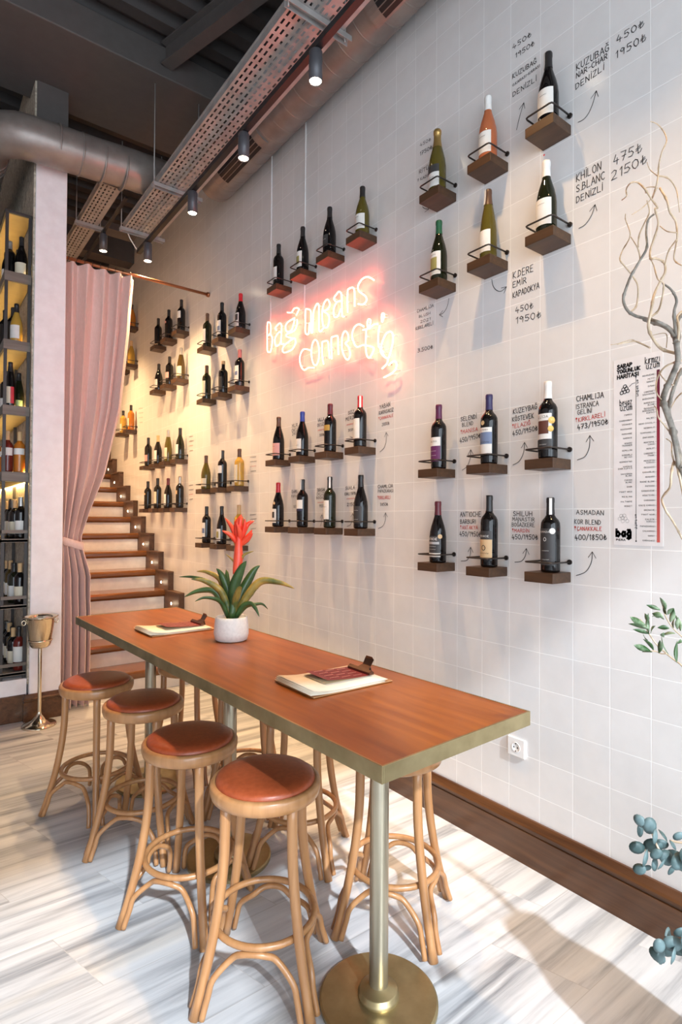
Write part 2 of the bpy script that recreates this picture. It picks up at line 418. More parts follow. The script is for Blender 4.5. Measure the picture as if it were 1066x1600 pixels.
# ---------------------------------------------------------------- single-stroke handwriting, cell 4 wide and 6 high
_o = [(2, 6), (0.6, 5), (0.2, 3), (0.7, 1), (2, 0), (3.4, 1), (3.8, 3), (3.3, 5), (2, 6)]
GL = {
 'A': [[(0, 0), (2, 6), (4, 0)], [(0.8, 2.2), (3.2, 2.2)]], 'B': [[(0.3, 0), (0.3, 6), (2.6, 5.7), (3.2, 4.6), (2.4, 3.3), (0.3, 3.1)], [(2.2, 3.3), (3.7, 2.1), (3, 0.5), (0.3, 0)]],
 'C': [[(3.6, 5.2), (2.2, 6), (0.7, 5), (0.2, 3), (0.8, 0.9), (2.2, 0), (3.7, 0.8)]], 'D': [[(0.3, 0), (0.3, 6), (2.4, 5.4), (3.7, 3.4), (3, 1), (0.3, 0)]],
 'E': [[(3.4, 6), (0.4, 6), (0.3, 0), (3.6, 0)], [(0.4, 3.1), (2.8, 3.1)]], 'F': [[(3.4, 6), (0.4, 6), (0.3, 0)], [(0.4, 3.1), (2.8, 3.1)]],
 'G': [[(3.6, 5.2), (2.2, 6), (0.7, 5), (0.2, 3), (0.8, 0.9), (2.2, 0), (3.7, 0.9), (3.7, 2.8), (2.2, 2.8)]], 'H': [[(0.3, 0), (0.3, 6)], [(3.7, 0), (3.7, 6)], [(0.3, 3), (3.7, 3)]],
 'I': [[(0.6, 0), (0.6, 6)]], 'J': [[(1, 6), (3.4, 6), (3.4, 1.2), (2, 0), (0.4, 1)]], 'K': [[(0.3, 0), (0.3, 6)], [(3.6, 6), (0.4, 2.7), (3.8, 0)]],
 'L': [[(0.4, 6), (0.3, 0), (3.4, 0)]], 'M': [[(0, 0), (0.4, 6), (2, 2.4), (3.6, 6), (4, 0)]], 'N': [[(0.3, 0), (0.3, 6), (3.6, 0), (3.7, 6)]],
 'O': [_o], 'P': [[(0.3, 0), (0.3, 6), (2.8, 5.8), (3.6, 4.5), (2.6, 3), (0.3, 2.8)]], 'Q': [_o, [(2.4, 1.4), (4, -0.4)]],
 'R': [[(0.3, 0), (0.3, 6), (2.8, 5.8), (3.5, 4.5), (2.6, 3.1), (0.3, 2.9)], [(1.6, 3), (3.8, 0)]], 'S': [[(3.5, 5.2), (2, 6), (0.6, 5), (1, 3.6), (3, 2.6), (3.6, 1.2), (2, 0), (0.3, 0.8)]],
 'T': [[(0, 6), (4, 6)], [(2, 6), (2, 0)]], 'U': [[(0.3, 6), (0.4, 1.4), (2, 0), (3.6, 1.4), (3.7, 6)]], 'V': [[(0, 6), (2, 0), (4, 6)]], 'W': [[(0, 6), (1, 0), (2, 4), (3, 0), (4, 6)]],
 'X': [[(0.2, 0), (3.8, 6)], [(0.2, 6), (3.8, 0)]], 'Y': [[(0.1, 6), (2, 3), (3.9, 6)], [(2, 3), (1.8, 0)]], 'Z': [[(0.2, 6), (3.6, 6), (0.2, 0), (3.8, 0)]],
 '0': [_o], '1': [[(0.6, 4.6), (1.8, 6), (1.8, 0)]], '2': [[(0.3, 4.8), (1.8, 6), (3.4, 5), (2.8, 3), (0.2, 0), (3.8, 0)]], '3': [[(0.4, 5.4), (2, 6), (3.4, 4.8), (1.6, 3.2), (3.6, 1.8), (2.2, 0), (0.3, 0.6)]],
 '4': [[(1.6, 6), (0.2, 1.8), (3.8, 1.9)], [(2.6, 3.4), (2.4, -0.6)]], '5': [[(3.6, 6), (0.8, 6), (0.6, 3.4), (2.4, 3.7), (3.6, 2), (2.4, 0.1), (0.3, 0.5)]],
 '6': [[(3, 6), (1, 4), (0.3, 1.8), (1.8, 0), (3.5, 1.3), (2.4, 3), (0.6, 2.2)]], '7': [[(0.2, 6), (3.7, 6), (1.4, 0)], [(1, 3), (3.4, 3.2)]], '8': [[(2, 3.2), (0.6, 4.6), (2, 6), (3.4, 4.6), (2, 3.2), (0.4, 1.5), (2, 0), (3.6, 1.5), (2, 3.2)]],
 '9': [[(3.3, 4.4), (1.8, 3), (0.5, 4.3), (1.8, 6), (3.4, 4.8), (3, 0)]], '/': [[(0.2, -0.6), (3.2, 6.6)]], '.': [[(0.5, 0), (0.8, 0.3)]], '-': [[(0.5, 3), (3, 3)]], "'": [[(0.5, 6), (0.4, 5)]],
 '₺': [[(1.4, 6), (1.4, 0), (3, 0.6), (3.8, 2.2)], [(0.2, 3), (3, 4.6)], [(0.2, 1.8), (3, 3.4)]],
 '~': [[(0, 1), (1, 4), (2, 1), (3, 4), (4, 1), (5, 4), (6, 1), (7, 4), (8, 1), (9, 4), (10, 1), (11, 4)]],
 'a': [[(3.2, 3.6), (1.6, 4), (0.3, 2), (1.4, 0), (3, 1.2)], [(3.2, 4), (3.2, 0)]], 'b': [[(0.3, 6), (0.3, 0)], [(0.3, 3), (1.8, 4), (3.4, 2), (2, 0), (0.3, 0.8)]],
 'e': [[(0.4, 2), (3.2, 2.3), (2, 4), (0.4, 2.4), (1.4, 0), (3.3, 0.5)]], 'f': [[(3, 5.6), (1.8, 6), (1.3, 4), (1.2, -1.2)], [(0.3, 3.6), (2.8, 3.6)]],
 'g': [[(3.2, 3.6), (1.6, 4), (0.3, 2), (1.4, 0.2), (3.1, 1.4)], [(3.3, 4), (3.2, -1), (1.6, -2), (0.4, -1.4)]], 'h': [[(0.3, 6), (0.3, 0)], [(0.3, 2.8), (1.8, 4), (3.2, 3), (3.2, 0)]],
 'i': [[(0.6, 4), (0.6, 0)], [(0.6, 5.2), (0.6, 5.6)]], 'ı': [[(0.6, 4), (0.6, 0)]], 'k': [[(0.3, 6), (0.3, 0)], [(3, 4), (0.4, 1.8), (3.3, 0)]], 'm': [[(0.2, 0), (0.3, 4)], [(0.3, 3), (1.2, 4), (2, 3), (2, 0)], [(2, 3), (3, 4), (3.8, 3), (3.8, 0)]],
 'n': [[(0.3, 0), (0.3, 4)], [(0.3, 2.8), (1.8, 4), (3.2, 3), (3.2, 0)]], 'o': [[(1.8, 4), (0.3, 2), (1.8, 0), (3.3, 2), (1.8, 4)]], 'r': [[(0.3, 0), (0.3, 4)], [(0.3, 2.6), (1.4, 4), (2.8, 3.8)]],
 't': [[(1.4, 5.6), (1.3, 0.8), (2.2, 0), (3, 0.4)], [(0.2, 4), (2.8, 4)]], 'u': [[(0.3, 4), (0.4, 1), (1.8, 0), (3.2, 1)], [(3.2, 4), (3.3, 0)]], 'y': [[(0.3, 4), (0.6, 1.6), (2, 1), (3.2, 2)], [(3.3, 4), (3, -1), (1.4, -2), (0.4, -1.4)]],
 'z': [[(0.3, 4), (3.2, 4), (0.3, 0), (3.4, 0)]],
}
for base, new, extra in (('G', 'Ğ', [[(1, 7.6), (2, 6.9), (3, 7.6)]]), ('I', 'İ', [[(0.6, 7), (0.6, 7.4)]]), ('O', 'Ö', [[(1.2, 6.9), (1.2, 7.3)], [(2.8, 6.9), (2.8, 7.3)]]), ('U', 'Ü', [[(1.2, 7), (1.2, 7.4)], [(2.8, 7), (2.8, 7.4)]]),
                         ('C', 'Ç', [[(2, 0), (2.2, -0.8), (1.6, -1.2)]]), ('S', 'Ş', [[(2, 0), (2.2, -0.8), (1.6, -1.2)]]), ('g', 'ğ', [[(0.8, 5.6), (1.8, 4.9), (2.8, 5.6)]]), ('u', 'ü', [[(1, 5), (1, 5.4)], [(2.6, 5), (2.6, 5.4)]])):
    GL[new] = GL[base] + extra
ADV = {'I': 1.9, 'İ': 1.9, '.': 1.6, "'": 1.4, ' ': 2.6, '1': 3.2, 'ı': 1.6, 'i': 1.6, '-': 4.2, '/': 4.0, '~': 11.6, 'r': 3.6, 'M': 5.3, 'W': 5.3, 'm': 5.0}
def strokes(text):
    out = []; x = 0.0
    for ch in text:
        for st in GL.get(ch, []):
            out.append([(x + a, b) for a, b in st])
        x += ADV.get(ch, 5.0)
    return out, max(x - 1.0, 0.5)
def write(mb, text, fmap, width, height, pen, mi=0, jitter=0.0, seed=0, dense=1):
    """text laid out over 0..width by 0..height, mapped to (point, normal) by fmap(u, v)"""
    st, wtot = strokes(text)
    r = random.Random(seed)
    for s in st:
        q = []
        for i, (a, b) in enumerate(s):
            if i and dense > 1:
                pa, pb = s[i - 1]
                for k in range(1, dense): q.append((pa + (a - pa) * k / dense, pb + (b - pb) * k / dense))
            q.append((a, b))
        pts = [fmap((a + r.uniform(-jitter, jitter)) / wtot * width, (b + r.uniform(-jitter, jitter)) / 6.0 * height) for a, b in q]
        mb.ribbon(pts, pen, mi)

# ---------------------------------------------------------------- measured outlines (metres)
NEON = [[[3.622,2.792],[3.591,2.796],[3.587,2.83],[3.592,2.867],[3.616,2.887],[3.635,2.879],[3.636,2.772],[3.632,2.683],[3.608,2.666],[3.585,2.668],[3.563,2.73],[3.571,2.771],[3.606,2.798]],[[3.503,2.798],[3.522,2.817],[3.492,2.832],[3.459,2.837],[3.437,2.814],[3.436,2.752],[3.439,2.688],[3.402,2.675]],[[3.44,2.765],[3.469,2.776],[3.506,2.762],[3.527,2.737],[3.524,2.705],[3.505,2.685],[3.461,2.689],[3.437,2.71]],[[3.264,2.819],[3.305,2.819],[3.354,2.814],[3.382,2.795],[3.375,2.763],[3.346,2.746],[3.304,2.748],[3.281,2.775],[3.264,2.811]],[[3.237,2.802],[3.233,2.773],[3.256,2.739],[3.304,2.733],[3.367,2.735],[3.367,2.719],[3.304,2.692],[3.262,2.678],[3.252,2.646],[3.289,2.614],[3.344,2.609],[3.394,2.613],[3.419,2.63],[3.409,2.658],[3.359,2.672],[3.283,2.683]],[[3.359,2.885],[3.306,2.869],[3.275,2.885],[3.238,2.881],[3.214,2.862],[3.247,2.833]],[[3.067,2.677],[3.067,2.759],[3.071,2.811],[3.106,2.834],[3.132,2.834],[3.134,2.752],[3.132,2.689],[3.113,2.668],[3.092,2.673],[3.086,2.738]],[[3.063,2.673],[3.049,2.667],[3.043,2.752],[3.035,2.801],[3.002,2.836],[2.979,2.82],[2.975,2.733],[2.974,2.663],[2.957,2.647],[2.927,2.66]],[[2.932,2.771],[2.886,2.767],[2.857,2.788],[2.882,2.829],[2.92,2.817],[2.941,2.763],[2.931,2.681],[2.901,2.656],[2.876,2.661],[2.864,2.707],[2.881,2.736],[2.919,2.762]],[[2.8,2.793],[2.816,2.815],[2.784,2.836],[2.761,2.84],[2.739,2.815],[2.734,2.747],[2.73,2.684],[2.712,2.674]],[[2.739,2.776],[2.78,2.784],[2.812,2.76],[2.819,2.719],[2.803,2.695],[2.771,2.695],[2.744,2.731]],[[2.676,2.687],[2.68,2.754],[2.677,2.819],[2.656,2.827],[2.628,2.822],[2.613,2.799],[2.611,2.752],[2.61,2.705]],[[2.435,2.802],[2.469,2.827],[2.504,2.843],[2.546,2.841],[2.579,2.815],[2.567,2.78],[2.51,2.734],[2.501,2.705],[2.531,2.693],[2.578,2.71]],[[3.073,2.554],[3.141,2.578],[3.18,2.564],[3.198,2.527],[3.183,2.475],[3.143,2.439],[3.096,2.443],[3.027,2.431]],[[2.97,2.515],[2.973,2.484],[2.982,2.46],[2.996,2.445],[3.013,2.442],[3.03,2.452],[3.045,2.474],[3.055,2.503],[3.059,2.535],[3.056,2.567],[3.047,2.591],[3.032,2.606],[3.015,2.608],[2.998,2.597],[2.984,2.576],[2.974,2.547],[2.97,2.515]],[[2.92,2.429],[2.935,2.48],[2.939,2.542],[2.936,2.574],[2.912,2.574],[2.886,2.569],[2.872,2.549],[2.866,2.506],[2.856,2.453]],[[2.834,2.444],[2.839,2.518],[2.838,2.576],[2.816,2.578],[2.791,2.576],[2.773,2.565],[2.769,2.516],[2.765,2.455]],[[2.697,2.508],[2.668,2.519],[2.671,2.554],[2.698,2.582],[2.725,2.564],[2.732,2.518],[2.727,2.473],[2.699,2.422],[2.67,2.404],[2.65,2.43],[2.665,2.477],[2.697,2.508]],[[2.524,2.563],[2.57,2.588],[2.61,2.581],[2.631,2.546],[2.62,2.5],[2.586,2.46],[2.531,2.457],[2.509,2.449]],[[2.502,2.54],[2.503,2.502],[2.506,2.462],[2.498,2.398],[2.476,2.371],[2.455,2.381],[2.434,2.41],[2.45,2.428],[2.501,2.447]],[[2.532,2.545],[2.472,2.539],[2.47,2.556],[2.462,2.578],[2.478,2.593],[2.491,2.582],[2.487,2.547],[2.457,2.545],[2.43,2.55],[2.4,2.544]],[[2.383,2.532],[2.393,2.501],[2.396,2.462],[2.395,2.431],[2.388,2.411],[2.37,2.402]],[[2.367,2.546],[2.369,2.575],[2.363,2.591],[2.35,2.587],[2.349,2.57],[2.363,2.542]],[[2.338,2.343],[2.363,2.38],[2.368,2.411],[2.358,2.439],[2.329,2.471],[2.294,2.473],[2.276,2.451],[2.277,2.406],[2.301,2.346],[2.318,2.333],[2.358,2.359],[2.377,2.39],[2.371,2.409]],[[2.315,2.329],[2.322,2.305],[2.362,2.285]],[[2.308,2.293],[2.269,2.306],[2.246,2.29],[2.252,2.259],[2.288,2.242],[2.347,2.233]]]
NOTES = [[[["KUZUBAĞ",1.233,3.254,1.099,3.248,0.0338,0],["NAR-CHAR",1.233,3.223,1.105,3.222,0.026,0],["DENİZLİ",1.236,3.179,1.118,3.186,0.0286,0],["450₺",1.069,3.258,0.968,3.252,0.0318,0],["1950₺",1.074,3.199,0.961,3.196,0.0343,0]],[[1.224,3.041],[1.2,3.04],[1.18,3.054],[1.163,3.082],[1.149,3.123]]],[[["KHİLON",1.233,2.804,1.129,2.805,0.0387,0],["S.BLANC",1.233,2.761,1.115,2.762,0.0361,0],["DENİZLİ",1.233,2.719,1.123,2.721,0.031,0],["475₺",1.082,2.799,0.976,2.796,0.0416,0],["2150₺",1.09,2.743,0.959,2.746,0.0417,0]],[[1.221,2.613],[1.194,2.618],[1.168,2.644],[1.154,2.679]]],[[["450₺",1.536,3.541,1.44,3.537,0.0259,0],["1950₺",1.522,3.492,1.425,3.488,0.0258,0],["KUZUBAĞ",1.536,3.409,1.415,3.403,0.0259,0],["G.KARASI-KARASI",1.536,3.374,1.398,3.376,0.0144,0],["DENİZLİ",1.535,3.327,1.415,3.327,0.0259,0]],[[1.514,3.169],[1.498,3.219],[1.477,3.268]]],[[["450₺",2.109,3.406,2.031,3.397,0.0204,0],["1750₺",2.111,3.358,2.022,3.351,0.0238,0],["RİTÜ",2.116,3.264,2.048,3.258,0.0238,0],["7 KADIN",2.129,3.228,2.039,3.219,0.017,0]],[[2.089,3.08],[2.074,3.064],[2.045,3.047]]],[[["K.DERE",1.532,2.515,1.428,2.514,0.037,0],["EMİR",1.532,2.475,1.462,2.476,0.0313,0],["KAPADOKYA",1.532,2.429,1.4,2.432,0.0312,0],["450₺",1.517,2.36,1.428,2.356,0.0311,0],["1950₺",1.517,2.312,1.39,2.305,0.0339,0]],[[1.645,2.55],[1.638,2.518],[1.617,2.491],[1.592,2.48],[1.565,2.491]]],[[["CHAMLIJA",2.126,2.535,2.008,2.532,0.0203,0],["BLUSH",2.112,2.504,2.03,2.501,0.0168,0],["2021",2.102,2.475,2.029,2.471,0.0168,0],["KIRKLARELİ",2.135,2.446,2.011,2.442,0.0203,0],["3.500₺",2.12,2.325,2.011,2.321,0.0236,0]],[[1.904,2.544],[1.917,2.504],[1.942,2.482],[1.968,2.48]]],[[["YABAN",2.421,2.073,2.331,2.077,0.029,0],["KARASAKIZ",2.425,2.043,2.305,2.045,0.0236,0],["ÇANAKKALE",2.418,2.013,2.307,2.016,0.0181,1],["2000₺",2.4,1.975,2.338,1.976,0.0216,0]],[[2.416,1.832],[2.381,1.85],[2.363,1.888],[2.363,1.936]]],[[["SÖZ",2.709,2.084,2.651,2.086,0.0233,0],["MERZİ",2.732,2.049,2.648,2.052,0.0234,0],["~",2.723,2.016,2.648,2.018,0.0195,1],["3000",2.708,1.98,2.65,1.982,0.0194,0]],[[2.726,1.939],[2.687,1.937],[2.665,1.943]]],[[["VALLA",3.03,2.084,2.959,2.084,0.0251,0],["OKUZ",3.035,2.051,2.962,2.052,0.0251,0],["~",3.029,2.02,2.96,2.021,0.0209,1],["300₺",3.01,1.985,2.959,1.986,0.0208,0]],[]],[[["MLR",3.342,2.085,3.271,2.085,0.0267,0],["OKU",3.346,2.052,3.27,2.054,0.0268,0],["280",3.339,2.03,3.282,2.031,0.0223,0]],[]],[[["CHAMLIJA",2.43,1.627,2.307,1.627,0.0235,0],["PAPAZKARASI",2.43,1.603,2.304,1.601,0.0199,0],["KIRKLARELİ",2.421,1.565,2.327,1.565,0.0216,1],["3850₺",2.411,1.528,2.346,1.528,0.0198,0]],[[2.426,1.401],[2.39,1.413],[2.367,1.445],[2.365,1.489]]],[[["SUVLA",2.73,1.63,2.641,1.632,0.0233,0],["KINALI YAPIN",2.738,1.596,2.632,1.598,0.0214,0],["~",2.719,1.569,2.637,1.571,0.0174,1],["2150",2.714,1.531,2.64,1.532,0.0232,0]],[[2.713,1.409],[2.682,1.417],[2.663,1.448],[2.66,1.488]]],[[["TURASAN",3.034,1.629,2.947,1.63,0.025,0],["ÖKÜZ",3.037,1.605,2.953,1.606,0.0208,0],["BOĞAZ",3.04,1.581,2.949,1.582,0.0208,0],["~",3.025,1.553,2.952,1.554,0.0166,1],["1950",3.009,1.528,2.952,1.529,0.0207,0]],[[2.99,1.407],[2.979,1.437],[2.976,1.481]]],[[["CHAMLI",3.34,1.63,3.26,1.63,0.0266,0],["PAPAZ",3.343,1.599,3.26,1.599,0.0222,0],["1850",3.318,1.527,3.263,1.528,0.0221,0]],[]],[[["SELENDİ",1.827,1.925,1.731,1.926,0.0247,0],["BLEND",1.818,1.897,1.751,1.898,0.0231,0],["MANİSA",1.815,1.864,1.724,1.867,0.0215,1],["450/1950₺",1.832,1.822,1.707,1.834,0.0263,0]],[[1.817,1.689],[1.788,1.705],[1.768,1.742],[1.765,1.783]]],[[["KUZEYBAĞ",1.529,1.917,1.409,1.922,0.0254,0],["KÖSTEVEK",1.533,1.884,1.425,1.887,0.024,0],["ELAZIĞ",1.521,1.854,1.442,1.859,0.0211,1],["450/1950₺",1.531,1.821,1.406,1.831,0.0254,0]],[[1.529,1.693],[1.497,1.707],[1.475,1.743],[1.47,1.786]]],[[["CHAMLIJA",1.231,1.924,1.12,1.922,0.0255,0],["ISTRANCA",1.233,1.893,1.14,1.894,0.023,0],["GELİNİ",1.227,1.871,1.167,1.871,0.0204,0],["KIRKLARELİ",1.223,1.841,1.115,1.848,0.0203,1],["473/1950₺",1.227,1.811,1.102,1.818,0.0242,0]],[[1.227,1.691],[1.195,1.702],[1.177,1.738],[1.175,1.782]]],[[["ANTIOCHE",1.828,1.466,1.703,1.467,0.0277,0],["BARBURI",1.828,1.433,1.734,1.434,0.0246,0],["ANTAKYA",1.816,1.406,1.722,1.408,0.0214,1],["450/1950₺",1.83,1.373,1.703,1.374,0.0276,0]],[[1.821,1.254],[1.788,1.259],[1.767,1.284],[1.763,1.323]]],[[["SHILUH",1.528,1.47,1.432,1.469,0.0238,0],["MANASTIR",1.531,1.448,1.42,1.446,0.0196,0],["BOĞAZKERE",1.534,1.423,1.42,1.423,0.0211,0],["MARDİN",1.521,1.398,1.446,1.399,0.0182,1],["450/1950₺",1.533,1.368,1.404,1.37,0.0252,0]],[[1.518,1.268],[1.485,1.274],[1.465,1.299],[1.46,1.33]]],[[["ASMADAN",1.231,1.475,1.119,1.472,0.0216,0],["KOR BLEND",1.239,1.438,1.131,1.435,0.0216,0],["ÇANAKKALE",1.228,1.412,1.127,1.412,0.0177,1],["400/1850₺",1.237,1.374,1.108,1.378,0.0254,0]],[[1.231,1.233],[1.192,1.251],[1.169,1.289],[1.165,1.33]]],[[["~",3.948,1.923,3.856,1.92,0.02,0],["~",3.948,1.888,3.845,1.885,0.02,0],["~",3.947,1.853,3.855,1.851,0.015,1],["~",3.936,1.812,3.854,1.812,0.0199,0]],[]],[[["~",3.94,1.474,3.848,1.479,0.0199,0],["~",3.939,1.44,3.838,1.445,0.0199,0],["~",3.939,1.405,3.847,1.411,0.0149,1],["~",3.928,1.366,3.846,1.372,0.0198,0]],[]],[[["~",5.168,2.218,5.076,2.214,0.0244,0],["~",5.166,2.175,5.06,2.17,0.0244,0],["~",5.165,2.133,5.074,2.129,0.0183,1],["~",5.149,2.082,5.072,2.081,0.0243,0]],[]],[[["~",5.156,1.755,5.064,1.757,0.0243,0],["~",5.154,1.713,5.048,1.715,0.0243,0],["~",5.153,1.67,5.062,1.674,0.0182,1],["~",5.137,1.622,5.061,1.626,0.0242,0]],[]],[[["~",6.666,2.712,6.529,2.699,0.0299,0],["~",6.664,2.66,6.505,2.644,0.0299,0],["~",6.662,2.607,6.526,2.596,0.0224,1],["~",6.637,2.545,6.524,2.537,0.0298,0]],[]]]
LZ = [1.841,1.821,1.806,1.789,1.771,1.755,1.736,1.728,1.71,1.693,1.685,1.668,1.65,1.643,1.623,1.616,1.6,1.592,1.575,1.557,1.539,1.521,1.504]
RZ = [1.973,1.959,1.949,1.933,1.914,1.905,1.889,1.874,1.866,1.854,1.846,1.838,1.818,1.801,1.784,1.767,1.75,1.732,1.724,1.709,1.692,1.684,1.666,1.659,1.642,1.625,1.608,1.591,1.575,1.558,1.542,1.524,1.506,1.489,1.473,1.456,1.448,1.431,1.414,1.397,1.38]
WILLOW = [[[[1.594,0.447,1.353],[1.561,0.472,1.518],[1.454,0.553,1.67]],0.02,0.012],[[[1.409,0.564,1.571],[1.42,0.574,1.596],[1.425,0.584,1.632],[1.4,0.582,1.667],[1.377,0.586,1.706],[1.392,0.598,1.731],[1.372,0.583,1.749],[1.378,0.574,1.775],[1.403,0.572,1.81],[1.399,0.568,1.825],[1.387,0.567,1.857]],0.0075,0.006],[[[1.409,0.564,1.55],[1.408,0.572,1.585],[1.387,0.573,1.645],[1.434,0.601,1.698],[1.434,0.602,1.719],[1.403,0.583,1.743],[1.441,0.586,1.788],[1.456,0.582,1.811]],0.005,0.004],[[[1.401,0.557,1.503],[1.408,0.572,1.568],[1.425,0.588,1.587],[1.377,0.574,1.553],[1.38,0.578,1.526],[1.422,0.613,1.503],[1.375,0.586,1.476],[1.405,0.584,1.452],[1.443,0.587,1.428],[1.457,0.583,1.407]],0.003,0.002],[[[1.448,0.595,1.582],[1.398,0.581,1.605],[1.441,0.6,1.635],[1.429,0.607,1.645]],0.002,0.001],[[[1.441,0.6,1.656],[1.377,0.588,1.669],[1.354,0.591,1.684],[1.355,0.596,1.705],[1.367,0.606,1.715]],0.002,0.001],[[[1.392,0.569,1.858],[1.44,0.595,1.895],[1.416,0.604,1.91],[1.403,0.629,1.925],[1.342,0.616,1.913]],0.0062,0.005],[[[1.395,0.568,1.842],[1.42,0.574,1.882],[1.437,0.584,1.916],[1.453,0.581,1.94]],0.004,0.003],[[[1.409,0.564,1.819],[1.44,0.595,1.825],[1.415,0.604,1.812],[1.417,0.618,1.797],[1.409,0.62,1.775],[1.361,0.597,1.74],[1.411,0.602,1.727]],0.0025,0.0012],[[[1.386,0.573,1.76],[1.427,0.599,1.774],[1.393,0.598,1.782],[1.417,0.618,1.804]],0.002,0.001],[[[1.409,0.564,1.744],[1.446,0.591,1.74],[1.441,0.6,1.72]],0.002,0.001],[[[1.37,0.616,1.852],[1.368,0.647,1.874],[1.314,0.638,1.86],[1.284,0.65,1.852]],0.002,0.001],[[[1.415,0.579,1.874],[1.4,0.589,1.898],[1.362,0.596,1.906],[1.395,0.635,1.931],[1.339,0.637,1.927],[1.323,0.647,1.94],[1.328,0.658,1.969],[1.326,0.648,1.998],[1.306,0.628,2.011],[1.325,0.617,2.047],[1.336,0.608,2.075],[1.385,0.632,2.135],[1.398,0.633,2.169],[1.4,0.62,2.178]],0.0041,0.0022],[[[1.341,0.647,1.939],[1.363,0.644,1.959],[1.376,0.647,2.007],[1.357,0.65,2.028],[1.298,0.641,2.034],[1.294,0.649,2.05],[1.349,0.67,2.095],[1.305,0.631,2.102],[1.341,0.659,2.161],[1.308,0.643,2.157]],0.0022,0.001],[[[1.336,0.623,2.053],[1.319,0.62,2.071],[1.339,0.646,2.115]],0.0018,0.001],[[[1.377,0.647,2.102],[1.381,0.646,2.132],[1.386,0.636,2.159],[1.348,0.608,2.16],[1.334,0.607,2.182]],0.002,0.0012],[[[1.415,0.579,1.839],[1.419,0.611,1.857],[1.349,0.597,1.859],[1.339,0.606,1.89],[1.342,0.602,1.928],[1.406,0.623,1.988],[1.42,0.616,2.019],[1.429,0.608,2.044],[1.426,0.61,2.066],[1.35,0.594,2.048],[1.345,0.604,2.05],[1.397,0.627,2.097],[1.412,0.622,2.136],[1.404,0.613,2.158],[1.397,0.617,2.187],[1.415,0.619,2.198],[1.389,0.622,2.211]],0.0035,0.0018],[[[1.394,0.631,1.93],[1.406,0.615,1.946],[1.367,0.589,1.958],[1.364,0.584,1.99],[1.36,0.595,2.004],[1.399,0.621,2.055],[1.343,0.603,2.047]],0.0025,0.0012],[[[1.369,0.613,2.2],[1.337,0.612,2.21],[1.376,0.647,2.257],[1.304,0.63,2.221],[1.356,0.665,2.241],[1.297,0.635,2.192],[1.328,0.661,2.205]],0.0022,0.0012],[[[1.403,0.626,2.22],[1.351,0.595,2.211],[1.358,0.593,2.24],[1.379,0.6,2.28],[1.369,0.589,2.299],[1.383,0.585,2.328],[1.427,0.61,2.381],[1.411,0.617,2.396],[1.344,0.603,2.366]],0.0022,0.001],[[[1.364,0.597,2.216],[1.357,0.604,2.22],[1.351,0.617,2.221],[1.339,0.612,2.202]],0.0015,0.0008],[[[1.42,0.616,2.245],[1.388,0.587,2.192],[1.387,0.58,2.161],[1.425,0.583,2.153],[1.411,0.574,2.109],[1.428,0.584,2.097],[1.441,0.593,2.071],[1.423,0.569,2.043]],0.0025,0.0015],[[[1.388,0.566,2.092],[1.4,0.589,2.076],[1.404,0.599,2.045]],0.002,0.0012],[[[1.388,0.566,2.108],[1.388,0.587,2.12],[1.42,0.616,2.154]],0.0015,0.001],[[[1.364,0.597,2.245],[1.4,0.589,2.249],[1.413,0.578,2.225],[1.397,0.566,2.186],[1.413,0.57,2.165]],0.0018,0.001],[[[1.357,0.592,2.238],[1.385,0.623,2.28],[1.334,0.607,2.27]],0.0012,0.0007],[[[1.369,0.613,2.2],[1.363,0.63,2.185],[1.309,0.629,2.15]],0.0015,0.0008],[[[1.415,0.579,1.878],[1.394,0.574,1.928],[1.387,0.566,1.952],[1.38,0.574,1.977],[1.369,0.589,1.995]],0.004,0.002],[[[1.406,0.572,1.839],[1.396,0.565,1.891],[1.408,0.573,1.921],[1.428,0.571,1.938]],0.003,0.002],[[[1.413,0.599,1.857],[1.423,0.604,1.893],[1.394,0.621,1.888]],0.0012,0.0008],[[[1.357,0.611,1.849],[1.362,0.645,1.873],[1.363,0.659,1.88],[1.308,0.661,1.861],[1.293,0.67,1.858]],0.0016,0.0008]]
OLIVE = [[[1.433,0.481,1.031],[1.395,0.523,1.09],[1.373,0.552,1.129],[1.373,0.564,1.136],[1.368,0.58,1.149],[1.361,0.599,1.168],[1.357,0.614,1.191],[1.36,0.624,1.207],[1.361,0.636,1.22]],[[1.406,0.527,1.087],[1.404,0.541,1.165],[1.394,0.561,1.19],[1.392,0.575,1.203],[1.39,0.589,1.224],[1.395,0.598,1.242],[1.401,0.605,1.262]],[[1.315,0.558,1.161],[1.316,0.57,1.159],[1.315,0.583,1.162],[1.307,0.602,1.158]]]
